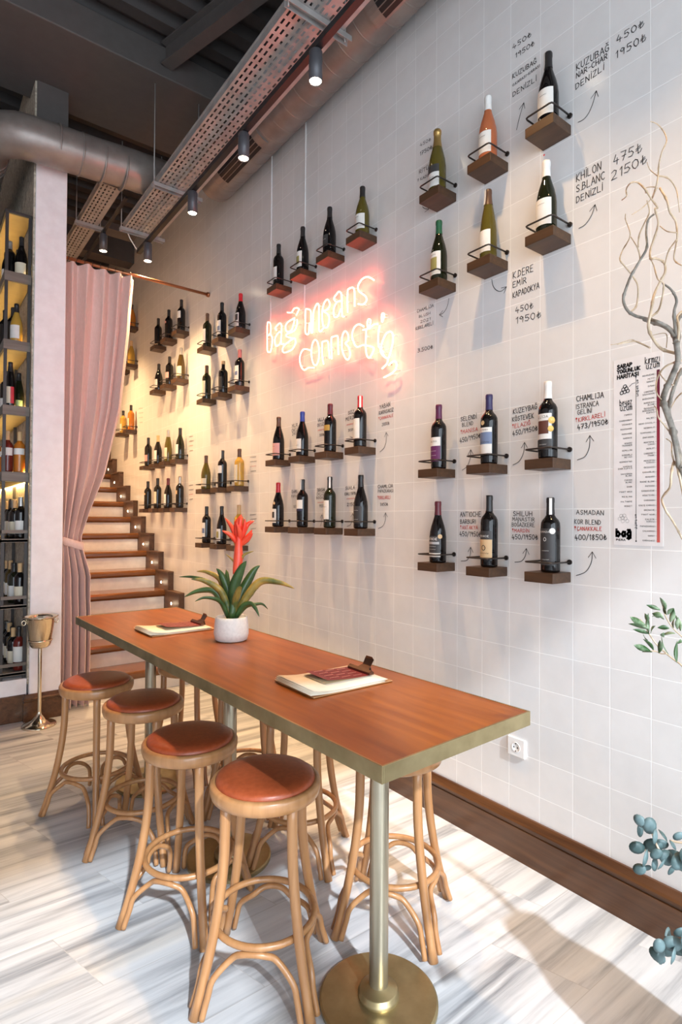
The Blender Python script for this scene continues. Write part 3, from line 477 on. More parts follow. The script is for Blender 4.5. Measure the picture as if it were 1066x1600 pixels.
OLEAF = [[[1.296,0.585,1.202],[1.272,0.604,1.21]],[[1.294,0.586,1.212],[1.28,0.616,1.219]],[[1.289,0.59,1.221],[1.247,0.598,1.239]],[[1.295,0.586,1.204],[1.306,0.592,1.238]],[[1.293,0.588,1.228],[1.293,0.593,1.243]],[[1.298,0.583,1.203],[1.287,0.57,1.22]],[[1.293,0.587,1.188],[1.306,0.601,1.195]],[[1.303,0.58,1.166],[1.28,0.588,1.188]],[[1.297,0.584,1.165],[1.264,0.598,1.177]],[[1.301,0.582,1.162],[1.305,0.602,1.158]],[[1.312,0.573,1.16],[1.296,0.564,1.187]],[[1.33,0.56,1.157],[1.322,0.569,1.191]],[[1.343,0.549,1.14],[1.358,0.554,1.177]],[[1.321,0.566,1.233],[1.283,0.57,1.242]],[[1.32,0.567,1.24],[1.319,0.586,1.243]],[[1.315,0.571,1.254],[1.296,0.587,1.263]],[[1.323,0.564,1.253],[1.299,0.563,1.279]],[[1.326,0.562,1.244],[1.344,0.573,1.263]],[[1.328,0.561,1.244],[1.325,0.55,1.258]],[[1.332,0.558,1.228],[1.331,0.551,1.254]],[[1.338,0.553,1.215],[1.361,0.558,1.234]],[[1.345,0.548,1.212],[1.326,0.539,1.237]],[[1.331,0.559,1.214],[1.32,0.575,1.214]],[[1.341,0.551,1.203],[1.332,0.57,1.197]],[[1.321,0.566,1.195],[1.298,0.559,1.206]],[[1.35,0.544,1.209],[1.36,0.557,1.235]],[[1.353,0.542,1.184],[1.344,0.546,1.184]]]
EUST = [[[1.363,0.471,0.754],[1.337,0.504,0.729],[1.322,0.528,0.728],[1.317,0.544,0.724],[1.307,0.565,0.725],[1.302,0.581,0.727],[1.296,0.597,0.728],[1.293,0.613,0.734]],[[1.264,0.546,0.749],[1.264,0.559,0.771],[1.267,0.57,0.789],[1.26,0.588,0.805]],[[1.386,0.479,0.761],[1.348,0.521,0.76],[1.339,0.54,0.754],[1.331,0.559,0.753]],[[1.324,0.438,0.612],[1.282,0.483,0.602],[1.264,0.509,0.585],[1.258,0.526,0.571],[1.246,0.548,0.55]]]
EULEAF = [[[1.228,0.574,0.82],0.0106],[[1.261,0.587,0.785],0.0113],[[1.237,0.558,0.814],0.013],[[1.226,0.541,0.803],0.0106],[[1.265,0.565,0.76],0.0142],[[1.248,0.589,0.751],0.0123],[[1.217,0.556,0.755],0.013],[[1.207,0.566,0.732],0.0099],[[1.267,0.577,0.707],0.0071],[[1.266,0.56,0.723],0.0094],[[1.225,0.54,0.768],0.0099],[[1.263,0.542,0.795],0.0118],[[1.294,0.561,0.755],0.0113],[[1.27,0.538,0.746],0.0137],[[1.234,0.533,0.747],0.0099],[[1.297,0.535,0.738],0.0142],[[1.31,0.545,0.702],0.0113],[[1.274,0.517,0.748],0.0142],[[1.276,0.51,0.739],0.013],[[1.309,0.542,0.759],0.0094],[[1.31,0.532,0.78],0.009],[[1.278,0.502,0.76],0.0142],[[1.305,0.504,0.726],0.013],[[1.234,0.543,0.558],0.0123],[[1.214,0.524,0.577],0.013],[[1.176,0.513,0.62],0.0106],[[1.229,0.518,0.609],0.0146],[[1.247,0.532,0.57],0.0142],[[1.215,0.504,0.612],0.0142],[[1.205,0.498,0.597],0.0118],[[1.26,0.512,0.581],0.0142],[[1.264,0.508,0.611],0.0118],[[1.225,0.482,0.63],0.0142],[[1.242,0.484,0.599],0.0142]]
LEAF = [[[1.186,2.431,1.012],[1.14,2.504,1.141],[1.025,2.616,1.172],0.016],[[1.194,2.424,1.012],[1.174,2.5,1.162],[1.103,2.594,1.196],0.02],[[1.195,2.424,1.006],[1.136,2.431,1.126],[1.031,2.486,1.172],0.024],[[1.186,2.431,0.995],[1.122,2.464,1.113],[1.019,2.532,1.087],0.022],[[1.183,2.433,1.0],[1.115,2.409,1.081],[1.025,2.427,1.078],0.014],[[1.199,2.421,1.012],[1.186,2.446,1.122],[1.153,2.481,1.216],0.03],[[1.208,2.414,1.012],[1.2,2.39,1.137],[1.236,2.342,1.256],0.036],[[1.217,2.407,1.012],[1.267,2.399,1.143],[1.325,2.375,1.23],0.03],[[1.221,2.404,1.012],[1.3,2.321,1.157],[1.418,2.217,1.13],0.026],[[1.226,2.401,1.006],[1.253,2.335,1.057],[1.275,2.287,1.005],0.018],[[1.23,2.397,1.012],[1.31,2.382,1.046],[1.367,2.369,1.02],0.012],[[1.203,2.417,1.006],[1.203,2.47,1.141],[1.211,2.5,1.206],0.02],[[1.212,2.411,1.006],[1.284,2.394,1.092],[1.325,2.388,1.118],0.02],[[1.208,2.414,1.001],[1.196,2.355,1.097],[1.196,2.31,1.14],0.022]]
STALK = [[1.208,2.414,1.012],[1.218,2.406,1.157],[1.222,2.403,1.213],[1.225,2.401,1.274],[1.226,2.401,1.33],[1.227,2.399,1.386],[1.234,2.395,1.459]]
BRACT = [[[1.223,2.402,1.33],[1.209,2.436,1.402],[1.187,2.468,1.454],0.016],[[1.223,2.402,1.324],[1.188,2.406,1.369],[1.151,2.42,1.394],0.016],[[1.223,2.402,1.33],[1.218,2.406,1.414],[1.236,2.393,1.47],0.02],[[1.23,2.397,1.33],[1.26,2.39,1.414],[1.294,2.374,1.441],0.016],[[1.23,2.397,1.324],[1.246,2.363,1.353],[1.263,2.335,1.384],0.022],[[1.228,2.399,1.324],[1.27,2.397,1.363],[1.295,2.398,1.398],0.015],[[1.221,2.404,1.324],[1.222,2.426,1.385],[1.227,2.437,1.445],0.018],[[1.232,2.396,1.336],[1.239,2.375,1.403],[1.238,2.366,1.45],0.016],[[1.228,2.399,1.33],[1.216,2.377,1.386],[1.198,2.372,1.431],0.018]]
SLEAF = [[[1.217,2.407,1.213],[1.212,2.426,1.251],[1.186,2.456,1.285],0.01],[[1.224,2.402,1.229],[1.24,2.374,1.281],[1.273,2.34,1.3],0.012],[[1.224,2.402,1.235],[1.246,2.408,1.256],[1.26,2.412,1.272],0.012]]
# ================================================================ THE SETTING
WX = 2.1088                      # face of the tiled wall
H_ROOM = 4.85
Y0, Y1 = -3.0, 9.6
XL = -3.2
def struct(name, mb, mats, **k):
    o = mb.build(name, mats, **k); o['kind'] = 'structure'; return o
struct('floor', MB().box(XL, WX + 0.2, Y0, Y1, -0.12, 0.0), M['marble'])
wall = struct('wall_right', MB().box(WX, WX + 0.2, Y0, Y1, 0.0, H_ROOM + 0.2), M['tile'])
struct('wall_back', MB().box(XL, WX, Y1, Y1 + 0.15, 0.0, H_ROOM + 0.2), M['plaster'])
struct('wall_outer', MB().box(XL - 0.15, XL, Y0, Y1, 0.0, H_ROOM + 0.2), M['plaster'])
# shopfront behind the camera: unseen, its openings, mullion and lintel placed to shape the sun beam
FY, ZL = -2.3, 4.0
mb = MB().box(XL, WX, FY - 0.15, FY, ZL, H_ROOM + 0.2).box(XL, -2.7, FY - 0.15, FY, 0, ZL).box(0.08, 0.28, FY - 0.15, FY, 0, ZL).box(2.0, WX, FY - 0.15, FY, 0, ZL).box(0.28, 2.0, FY - 0.15, FY, 0, 0.35)
struct('wall_front', mb, M['plaster'])
# corrugated deck: ribs across the room
mb = MB(); y = Y0
while y < Y1:
    pr = [(y, H_ROOM), (y + 0.09, H_ROOM), (y + 0.12, H_ROOM + 0.07), (y + 0.19, H_ROOM + 0.07), (y + 0.22, H_ROOM)]
    for (a, za), (c, zc) in zip(pr[:-1], pr[1:]):
        mb.add([(XL, a, za), (WX, a, za), (WX, c, zc), (XL, c, zc)], [(0, 1, 2, 3)])
    y += 0.22
mb.box(XL, WX, Y0, Y1, H_ROOM + 0.09, H_ROOM + 0.2)
struct('ceiling', mb, M['deck'])
# boxed beam across the room, rafters, joist behind it
struct('ceiling_beam', MB().box(XL, WX, 4.0, 4.83, 4.62, 4.84), M['beam_grey'], bevel=0.008)
struct('ceiling_beam', MB().box(0.93, 1.72, 5.55, 5.7, 4.17, 4.235).box(XL, WX, 6.9, 7.1, 4.5, 4.75), M['beam_grey'])
def ibeam(mb, a, b, w=0.09, h=0.16, tk=0.012):
    a, b = Vector(a), Vector(b); d = (b - a).normalized(); sd = d.cross(Vector((0, 0, 1))).normalized(); u = Vector((0, 0, 1))
    for (s0, s1, u0, u1) in ((-w / 2, w / 2, 0, tk), (-w / 2, w / 2, h - tk, h), (-tk / 2, tk / 2, tk, h - tk)):
        v = [p + sd * s + u * q for p in (a, b) for (s, q) in ((s0, u0), (s1, u0), (s1, u1), (s0, u1))]
        mb.add(v, [(0, 1, 2, 3), (4, 7, 6, 5), (0, 4, 5, 1), (1, 5, 6, 2), (2, 6, 7, 3), (3, 7, 4, 0)])
mb = MB(); ibeam(mb, (1.43, 3.99, 4.69), (2.09, 1.75, 4.69)); ibeam(mb, (0.2, 3.99, 4.69), (0.9, 1.2, 4.69))
struct('ceiling_beam', mb, M['beam_grey'])
# dividing wall: its narrow white end faces the room, rough stone on the rack side
PX0, PX1, PY = 0.70, 0.908, 4.59
struct('wall_left', MB().box(PX0, PX1, PY, Y1, 0.0, 4.10), M['plaster'], bevel=0.006)
struct('wall_upper', MB().box(PX0, PX1, PY, Y1, 4.1005, H_ROOM), M['beam_grey'])
struct('trim_1', MB().box(PX0 - 0.012, PX0, PY + 0.012, Y1, 0.26, H_ROOM), M['stone'])
# profiled baseboards
def baseboard(name, prof, path_pts, mat):
    mb = MB(); n = len(prof)
    for (p, nx) in path_pts:
        for (d, z) in prof: mb.v.append((p[0] + nx[0] * d, p[1] + nx[1] * d, z))
    for i in range(len(path_pts) - 1):
        for k in range(n - 1):
            mb.f.append((i * n + k, i * n + k + 1, (i + 1) * n + k + 1, (i + 1) * n + k)); mb.mi.append(0); mb.sm.append(False)
    for i in (0, len(path_pts) - 1):
        mb.f.append(tuple(i * n + k for k in range(n))); mb.mi.append(0); mb.sm.append(False)
    o = mb.build(name, mat); o['kind'] = 'structure'; return o
PR = [(0, 0), (0.024, 0), (0.024, 0.135), (0.019, 0.139), (0.019, 0.146), (0.026, 0.150), (0.026, 0.158), (0.020, 0.166), (0.014, 0.182), (0.010, 0.19), (0, 0.19)]
baseboard('baseboard_right', PR, [((WX, -2.9), (-1, 0)), ((WX, 4.76), (-1, 0))], M['base_wood'])
baseboard('baseboard_left', PR, [((PX0 - 0.012, 9.0), (-1, 0)), ((PX0 - 0.012, PY), (-1, -1)), ((PX1, PY), (1, -1)), ((PX1, 4.78), (1, 0))], M['base_wood'])
# handwriting on the tiles belongs to the wall
NW = Vector((-1, 0, 0))
def wall_map(Ya, Za, Yb, Zb, hz, seed):
    L = Ya - Yb
    def fm(u, v):
        s = u / L
        return (Vector((WX - 0.0012, Ya - u, Za + (Zb - Za) * s + v)), NW)
    return fm, L
for k, (lines, arrow) in enumerate(NOTES):
    mb = MB()
    big = max(l[5] for l in lines)
    for j, (txt, Ya, Za, Yb, Zb, hz, red) in enumerate(lines):
        hz *= 0.8
        fm, L = wall_map(Ya, Za, Yb, Zb, hz, k)
        write(mb, txt, fm, L, hz, 0.0028 if hz > 0.0185 else (0.0022 if hz > 0.0135 else 0.0017), red, 0.16, k * 17 + j)
        if red and txt != '~':                              # the little map pin before the place name
            c = (WX - 0.0012, Ya + 0.008, Za + hz * 0.9)
            mb.add([(c[0], c[1] + 0.0038 * math.cos(q), c[2] + 0.0045 * math.sin(q)) for q in [i * PI / 4 for i in range(8)]], [tuple(range(8))], 1)
            mb.ribbon([((c[0], c[1], c[2]), NW), ((c[0], c[1], c[2] - hz * 0.8), NW)], 0.0016, 1)
    if arrow:
        pts = smooth_line([(WX - 0.0012, a, b) for a, b in arrow], 6)
        mb.ribbon([(p, NW) for p in pts], 0.0027, 0)
        e = pts[-1]; d = (pts[-1] - pts[-4]).normalized()
        for sg in (-1, 1):
            q = Matrix.Rotation(sg * 2.55, 3, 'X') @ d
            mb.ribbon([(e, NW), (e + q * 0.028, NW)], 0.0022, 0)
    o = mb.build('handwritten_note', [M['ink'], M['ink_red']], wall)
    o['label'] = 'marker handwriting on the tiles with a curved arrow' if arrow else 'marker handwriting on the tiles'

# ================================================================ STAIRCASE
st = thing('staircase', (0, 0, 0), 'staircase with oiled wooden treads, white risers and lit stepped curb', 'staircase')
RISE, RUN = 0.1833, 0.2835
SX0, SX1 = PX1 + 0.004, 2.06
for n in range(1, 14):
    zt = RISE * n; yr = 5.37 + RUN * (n - 3)
    mb = MB()
    ny = yr - 0.028
    TT = 0.066
    prof = [(yr + RUN + 0.02, zt - TT), (ny + 0.020, zt - TT), (ny + 0.008, zt - TT + 0.006), (ny, zt - TT + 0.022), (ny, zt - 0.020), (ny + 0.006, zt - 0.007), (ny + 0.018, zt), (yr + RUN + 0.02, zt)]
    v = [(x, a, b) for x in (SX0, SX1 + 0.004) for a, b in prof]; q = len(prof)
    mb.add(v, [tuple(range(q)), tuple(reversed(range(q, 2 * q)))] + [(i, i + q, (i + 1) % q + q, (i + 1) % q) for i in range(q)])
    mb.build('tread', M['stair_wood'], st)
    MB().box(SX0, SX1, yr, yr + 0.02, max(0.0, zt - RISE), zt - TT).build('riser', M['riser_tile'], st)
    yb = yr - 0.13
    zc = zt + RISE + 0.008
    mb = MB().box(SX1, WX - 0.001, yb + 0.008, yb + RUN + 0.008, 0.0, zc - 0.02)
    mb.box(SX1 - 0.010, WX - 0.001, yb - 0.004, yb + RUN + 0.010, zc - 0.02, zc)
    mb.box(SX1 - 0.006, WX - 0.001, yb, yb + 0.03, max(0, zc - RISE - 0.01), zc - 0.02)
    c = mb.build('curb_block', M['curb_wood'], st, bevel=0.003)
    yl = yr - 0.008 + 0.09; zl = zt + 0.068
    MB().lathe([(0.0, 0.002), (0.011, 0.002), (0.013, 0.0)], 14).build('step_light', M['step_on'], c)
    lo = c.children[0]; lo.rotation_euler = (0, -PI / 2, 0); lo.location = (SX1 - 0.001, yl, zl)
    if 2 <= n <= 9:
        l = bpy.data.lights.new('step_glow', 'POINT'); l.energy = 0.2; l.color = (1.0, 0.80, 0.55); l.shadow_soft_size = 0.012
        p = bpy.data.objects.new('step_glow', l); COL.objects.link(p); p.location = (SX1 - 0.05, yl, zl); p.parent = c

# ================================================================ LONG BAR TABLE
TC, TZ, TR = (1.1091, 2.2361), 0.889, 0.0405
tb = thing('bar_table', (TC[0], TC[1], 0), 'long high table with orange veneer top, brass edging and three pedestals', 'table', rz=TR)
hw, hl = 0.30, 1.253
MB().box(-hw + 0.006, hw - 0.006, -hl + 0.006, hl - 0.006, -0.030, 0.0).build('table_top', M['table_wood'], tb, bevel=0.001).location.z = TZ
mb = MB()
for (a, b, c, d) in ((-hw, -hw + 0.006, -hl, hl), (hw - 0.006, hw, -hl, hl), (-hw + 0.006, hw - 0.006, -hl, -hl + 0.006), (-hw + 0.006, hw - 0.006, hl - 0.006, hl)):
    mb.box(a, b, c, d, -0.040, 0.0012)
mb.box(-hw + 0.006, hw - 0.006, -hl + 0.006, hl - 0.006, -0.038, -0.031)
o = mb.build('edge_band', M['brass'], tb, bevel=0.0008); o.location.z = TZ; o['label'] = 'brass edge band'
for yp in (-0.93, 0.0, 0.90):
    mb = MB().lathe([(0.0285, 0.03), (0.0285, TZ - 0.041)], 28, (0, 0, 0))
    p = mb.build('pedestal_pole', M['pole_metal'], tb); p.location = (0, yp, 0)
    MB().lathe([(0.0286, 0.052), (0.034, 0.048), (0.054, 0.040), (0.058, 0.038), (0.058, 0.030), (0.062, 0.028), (0.062, 0.0155)], 32).build('pole_collar', M['brass'], tb).location = (0, yp, 0)
    MB().lathe([(0.0, 0.016), (0.172, 0.016), (0.178, 0.012), (0.178, 0.0), (0, 0)], 64, smooth=False).build('base_disc', M['brass'], tb).location = (0, yp, 0)
    MB().box(-0.09, 0.09, yp - 0.09, yp + 0.09, TZ - 0.046, TZ - 0.0385).build('mounting_plate', M['iron'], tb)

# ================================================================ BENTWOOD STOOLS
def make_stool():
    t = thing('bar_stool', (0, 0, 0), 'bentwood stool', 'stool')
    # seat hoop
    prof = [(0.135, 0.580), (0.160, 0.578), (0.170, 0.584), (0.1745, 0.600), (0.1745, 0.616), (0.170, 0.624), (0.160, 0.626), (0.150, 0.622)]
    MB().lathe(prof, 56).build('seat_hoop', M['bentwood'], t)
    pr = [(0.135, 0.578), (0.155, 0.612), (0.1575, 0.624), (0.155, 0.634), (0.146, 0.641), (0.12, 0.646), (0.07, 0.648), (0.0, 0.6485)]
    MB().lathe(pr, 56).build('seat_cushion', M['leather'], t)
    legr = lambda z: 0.143 + 0.012 * (0.6 - z) / 0.6 + 0.086 * max(0, (0.46 - z) / 0.46) ** 1.7
    for k in range(4):
        a = k * PI / 2
        pts = []; rr = []
        for i in range(13):
            z = 0.595 - 0.595 * i / 12
            r = legr(z)
            pts.append((r * math.cos(a), r * math.sin(a), z)); rr.append(0.0165 - 0.002 * i / 12 + (0.002 if i == 12 else 0))
        MB().tube(pts, rr, 12).build('leg', M['bentwood'], t)
    zr = 0.205; R = legr(zr) - 0.024
    MB().tube([(R * math.cos(q), R * math.sin(q), zr) for q in [i * 2 * PI / 48 for i in range(48)]], 0.0105, 10, closed=True).build('foot_ring', M['bentwood'], t)
    for k in range(4):
        a0, a1 = k * PI / 2, (k + 1) * PI / 2
        def lp(a, z, off, inn=0.0):
            r = legr(z) - inn
            p = Vector((r * math.cos(a), r * math.sin(a), z)); tg = Vector((-math.sin(a), math.cos(a), 0))
            return p + tg * off
        P0 = [lp(a0, 0.012, 0.030, 0.004), lp(a0, 0.07, 0.029, 0.006), lp(a0, 0.115, 0.034, 0.008)]
        am = (a0 + a1) / 2; Rm = R - 0.002
        mid = [Vector((Rm * math.cos(a0 + (am - a0) * f), Rm * math.sin(a0 + (am - a0) * f), z)) for f, z in ((0.45, 0.160), (0.72, 0.179))]
        top = [Vector((Rm * math.cos(am), Rm * math.sin(am), 0.184))]
        mid2 = [Vector((Rm * math.cos(a1 - (am - a0) * f), Rm * math.sin(a1 - (am - a0) * f), z)) for f, z in ((0.72, 0.179), (0.45, 0.160))]
        P1 = [lp(a1, 0.115, -0.034, 0.008), lp(a1, 0.07, -0.029, 0.006), lp(a1, 0.012, -0.030, 0.004)]
        MB().tube(smooth_line(P0 + mid + top + mid2 + P1, 4), 0.0095, 9).build('brace_arch', M['bentwood'], t)
    return t
stool = make_stool()
GS = 'bentwood stools at the long table'
ST = [(0.917, 1.595, 4, 'bentwood stool with brown leather seat, nearest the camera on the open side'),
      (0.852, 2.045, -10, 'bentwood stool on the open side, second from the near table end'),
      (0.855, 2.585, 3, 'bentwood stool on the open side, third from the near table end'),
      (0.768, 3.035, -14, 'bentwood stool on the open side, closest to the curtain and wine bucket'),
      (1.430, 1.547, -10, 'bentwood stool between table and wall, beside the near brass pedestal'),
      (1.375, 2.095, -4, 'bentwood stool tucked between table and wall, second from the near end'),
      (1.385, 2.62, 8, 'bentwood stool tucked between table and wall, third from the near end'),
      (1.29, 3.12, -6, 'bentwood stool tucked between table and wall, nearest the stairs')]
for i, (x, yv, rz, lab) in enumerate(ST):
    s_ = stool if i == 0 else dup(stool, (0, 0, 0))
    s_.location = (x, yv, 0); s_.rotation_euler = (0, 0, math.radians(rz))
    tag(s_, lab, 'stool', GS)

# ================================================================ BOTTLE SHELVES AND BOTTLES
def make_shelf():
    t = thing('bottle_shelf', (0, 0, 0), 'dark wooden shelf', 'shelf')
    MB().box(-0.127, 0.0, 0.0, 0.128, 0.0, 0.040).build('board', M['shelf_wood'], t, bevel=0.0015)
    zr = 0.080; x = -0.130
    path = [(0.0, 0.004, zr), (x + 0.012, 0.004, zr), (x + 0.003, 0.007, zr), (x, 0.016, zr), (x, 0.112, zr), (x + 0.003, 0.121, zr), (x + 0.012, 0.124, zr), (0.0, 0.124, zr)]
    mb = MB().tube(path, 0.0036, 8)
    for yv in (0.004, 0.124):
        mb.tube([(0, yv, zr), (-0.006, yv, zr)], 0.0105, 12)
    mb.build('rail', M['iron'], t)
    return t
def bprof(shape, h):
    k = h / 0.30
    P = {'bordeaux': [(0, 0.004), (0.028, 0.0), (0.0355, 0.003), (0.037, 0.010), (0.0375, 0.10), (0.0375, 0.182), (0.0362, 0.197), (0.031, 0.209), (0.022, 0.219), (0.0165, 0.228), (0.0150, 0.236), (0.0142, 0.262), (0.0142, 0.298)],
         'burgundy': [(0, 0.004), (0.030, 0.0), (0.039, 0.003), (0.0405, 0.010), (0.0408, 0.07), (0.0405, 0.125), (0.038, 0.150), (0.032, 0.178), (0.024, 0.204), (0.0178, 0.224), (0.0152, 0.240), (0.0145, 0.262), (0.0145, 0.298)],
         'flute': [(0, 0.004), (0.028, 0.0), (0.036, 0.003), (0.0375, 0.010), (0.038, 0.08), (0.0368, 0.125), (0.033, 0.160), (0.0275, 0.192), (0.0215, 0.222), (0.0165, 0.248), (0.0145, 0.268), (0.0140, 0.298)],
         'sparkling': [(0, 0.004), (0.032, 0.0), (0.041, 0.003), (0.043, 0.010), (0.0435, 0.08), (0.0428, 0.125), (0.039, 0.158), (0.031, 0.190), (0.0225, 0.220), (0.0178, 0.244), (0.0165, 0.262), (0.0165, 0.298)]}[shape]
    return [(r, z * k) for r, z in P]
def rad_at(P, z):
    for (r0, z0), (r1, z1) in zip(P[1:-1], P[2:]):
        if z0 <= z <= z1: return r0 + (r1 - r0) * (z - z0) / max(z1 - z0, 1e-6)
    return P[-1][0]
_cache = {}
def cached(key, fn):
    if key not in _cache: _cache[key] = fn().data
    me = _cache[key]
    return me
def bottle(loc, shape, h, gcol, ccol, lspec, label, group, face=PI, seal=None, medal=None, txt=None, closure='foil'):
    t = thing('wine_bottle', loc, label, 'bottle', group)
    P = bprof(shape, h); k = h / 0.30
    zcap = (0.232 if closure == 'foil' else 0.268) * k
    gl = [p for p in P]
    MB().lathe(gl, 26).build('glass_body', G[gcol], t)
    ztop = P[-1][1]
    rc = lambda z: rad_at(P, min(z, ztop - 0.001)) + 0.0008
    cp = [(rc(zcap), zcap), (rc(zcap + 0.02 * k), zcap + 0.02 * k), (rc(ztop - 0.022), ztop - 0.022), (rc(ztop) + 0.0010, ztop - 0.018), (rc(ztop) + 0.0010, ztop - 0.004), (rc(ztop) - 0.001, ztop + 0.001), (0.0, ztop + 0.0015)]
    if shape == 'sparkling':
        cp = [(rc(zcap - 0.02), zcap - 0.02)] + cp[:3] + [(0.0195, ztop - 0.02), (0.0195, ztop - 0.004), (0.016, ztop + 0.002), (0.0, ztop + 0.003)]
    MB().lathe(cp, 22).build('capsule', CAPS[ccol], t)
    for li, (z0, z1, half, lc) in enumerate(lspec):
        pts = [z0 * k + (z1 - z0) * k * i / 5 for i in range(6)]
        mb = MB().lathe([(rad_at(P, z) + 0.0007 + 0.0004 * li, z) for z in pts], 18, a0=face - half, a1=face + half)
        lo = mb.build('label', LBL[lc], t)
    for (z, width, hgt, s_, dark) in (txt or []):
        R = rad_at(P, z * k) + 0.0023
        def fm(u, v, R=R, z=z, width=width):
            q = face + (u - width / 2) / R
            n = Vector((math.cos(q), math.sin(q), 0))
            return (n * R + Vector((0, 0, z * k + v)), n)
        mb = MB(); write(mb, s_, fm, width, hgt, max(0.0009, hgt * 0.13), 0, 0.0, 0, 3)
        mb.build('label_print', M['print'] if dark else M['print_light'], lo if lspec else t)
    for (q, z, r, mc) in (medal or []):
        mb = MB(); R = rad_at(P, z * k) + 0.0026
        ring = [(math.cos(i * PI / 8) * r, math.sin(i * PI / 8) * r) for i in range(16)]
        v = [(R * math.cos(face + q + a / R), R * math.sin(face + q + a / R), z * k + b) for a, b in ring]
        mb.add(v, [tuple(range(16))]); mb.build('medal', LBL[mc], t)
    if seal is not None:
        mb = MB(); a0 = face + seal; zz = [ztop + 0.002, ztop - 0.002, ztop - 0.03, ztop - 0.05, ztop - 0.068]
        v = []
        for i, z in enumerate(zz):
            rr = 0.004 if i == 0 else (rc(z) + 0.0022)
            hw_ = 0.0055
            n = Vector((math.cos(a0), math.sin(a0), 0)); tg = Vector((-n.y, n.x, 0))
            for sg in (-1, 1): v.append(n * rr + tg * (hw_ * sg) + Vector((0, 0, z)))
        mb.add(v, [(2 * i, 2 * i + 1, 2 * i + 3, 2 * i + 2) for i in range(4)])
        mb.build('seal_strip', LBL['white'], t)
    return t
shelf0 = make_shelf()
ROWS = {'A1': (3.006, 1.255, 'topmost row of the right block'), 'A2': (2.563, 1.255, 'second row of the right block'), 'B1': (1.655, 1.255, 'third row of the right block'), 'B2': (1.204, 1.255, 'lowest row of the right block'),
        'C1': (3.028, 2.452, 'row above the neon sign'), 'C2': (1.819, 2.452, 'row under the neon sign'), 'C3': (1.358, 2.452, 'lowest row under the neon sign'),
        'D1': (2.892, 3.967, 'top row by the rod end'), 'D2': (2.442, 3.967, 'second row by the rod end'), 'D3': (1.665, 3.967, 'row above the red plant'), 'D4': (1.202, 3.967, 'row behind the red plant'),
        'E1': (3.196, 5.19, 'top row of the stair block'), 'E2': (2.737, 5.19, 'second row of the stair block'), 'E3': (1.973, 5.19, 'third row of the stair block'), 'E4': (1.513, 5.19, 'lowest row of the stair block'),
        'F1': (3.647, 6.716, 'highest row at the curtain edge'), 'F2': (3.205, 6.716, 'second row at the curtain edge'), 'F3': (2.437, 6.716, 'row above the stair top')}
POS = {3: ['rightmost', 'middle', 'leftmost'], 4: ['rightmost', 'second from right', 'third from right', 'leftmost'], 2: ['right-hand', 'left-hand'], 1: ['only']}
GSH = 'wooden bottle shelves with iron rails on the tiled wall'
W_ = [(0.035, 0.125, 1.05, 'white')]
T2 = lambda dark=1: [(0.098, 0.034, 0.006, 'SARAP', dark), (0.075, 0.026, 0.0035, '~', dark)]
SQ = lambda z, d=1: [(z, 0.030, 0.006, '~', d)]
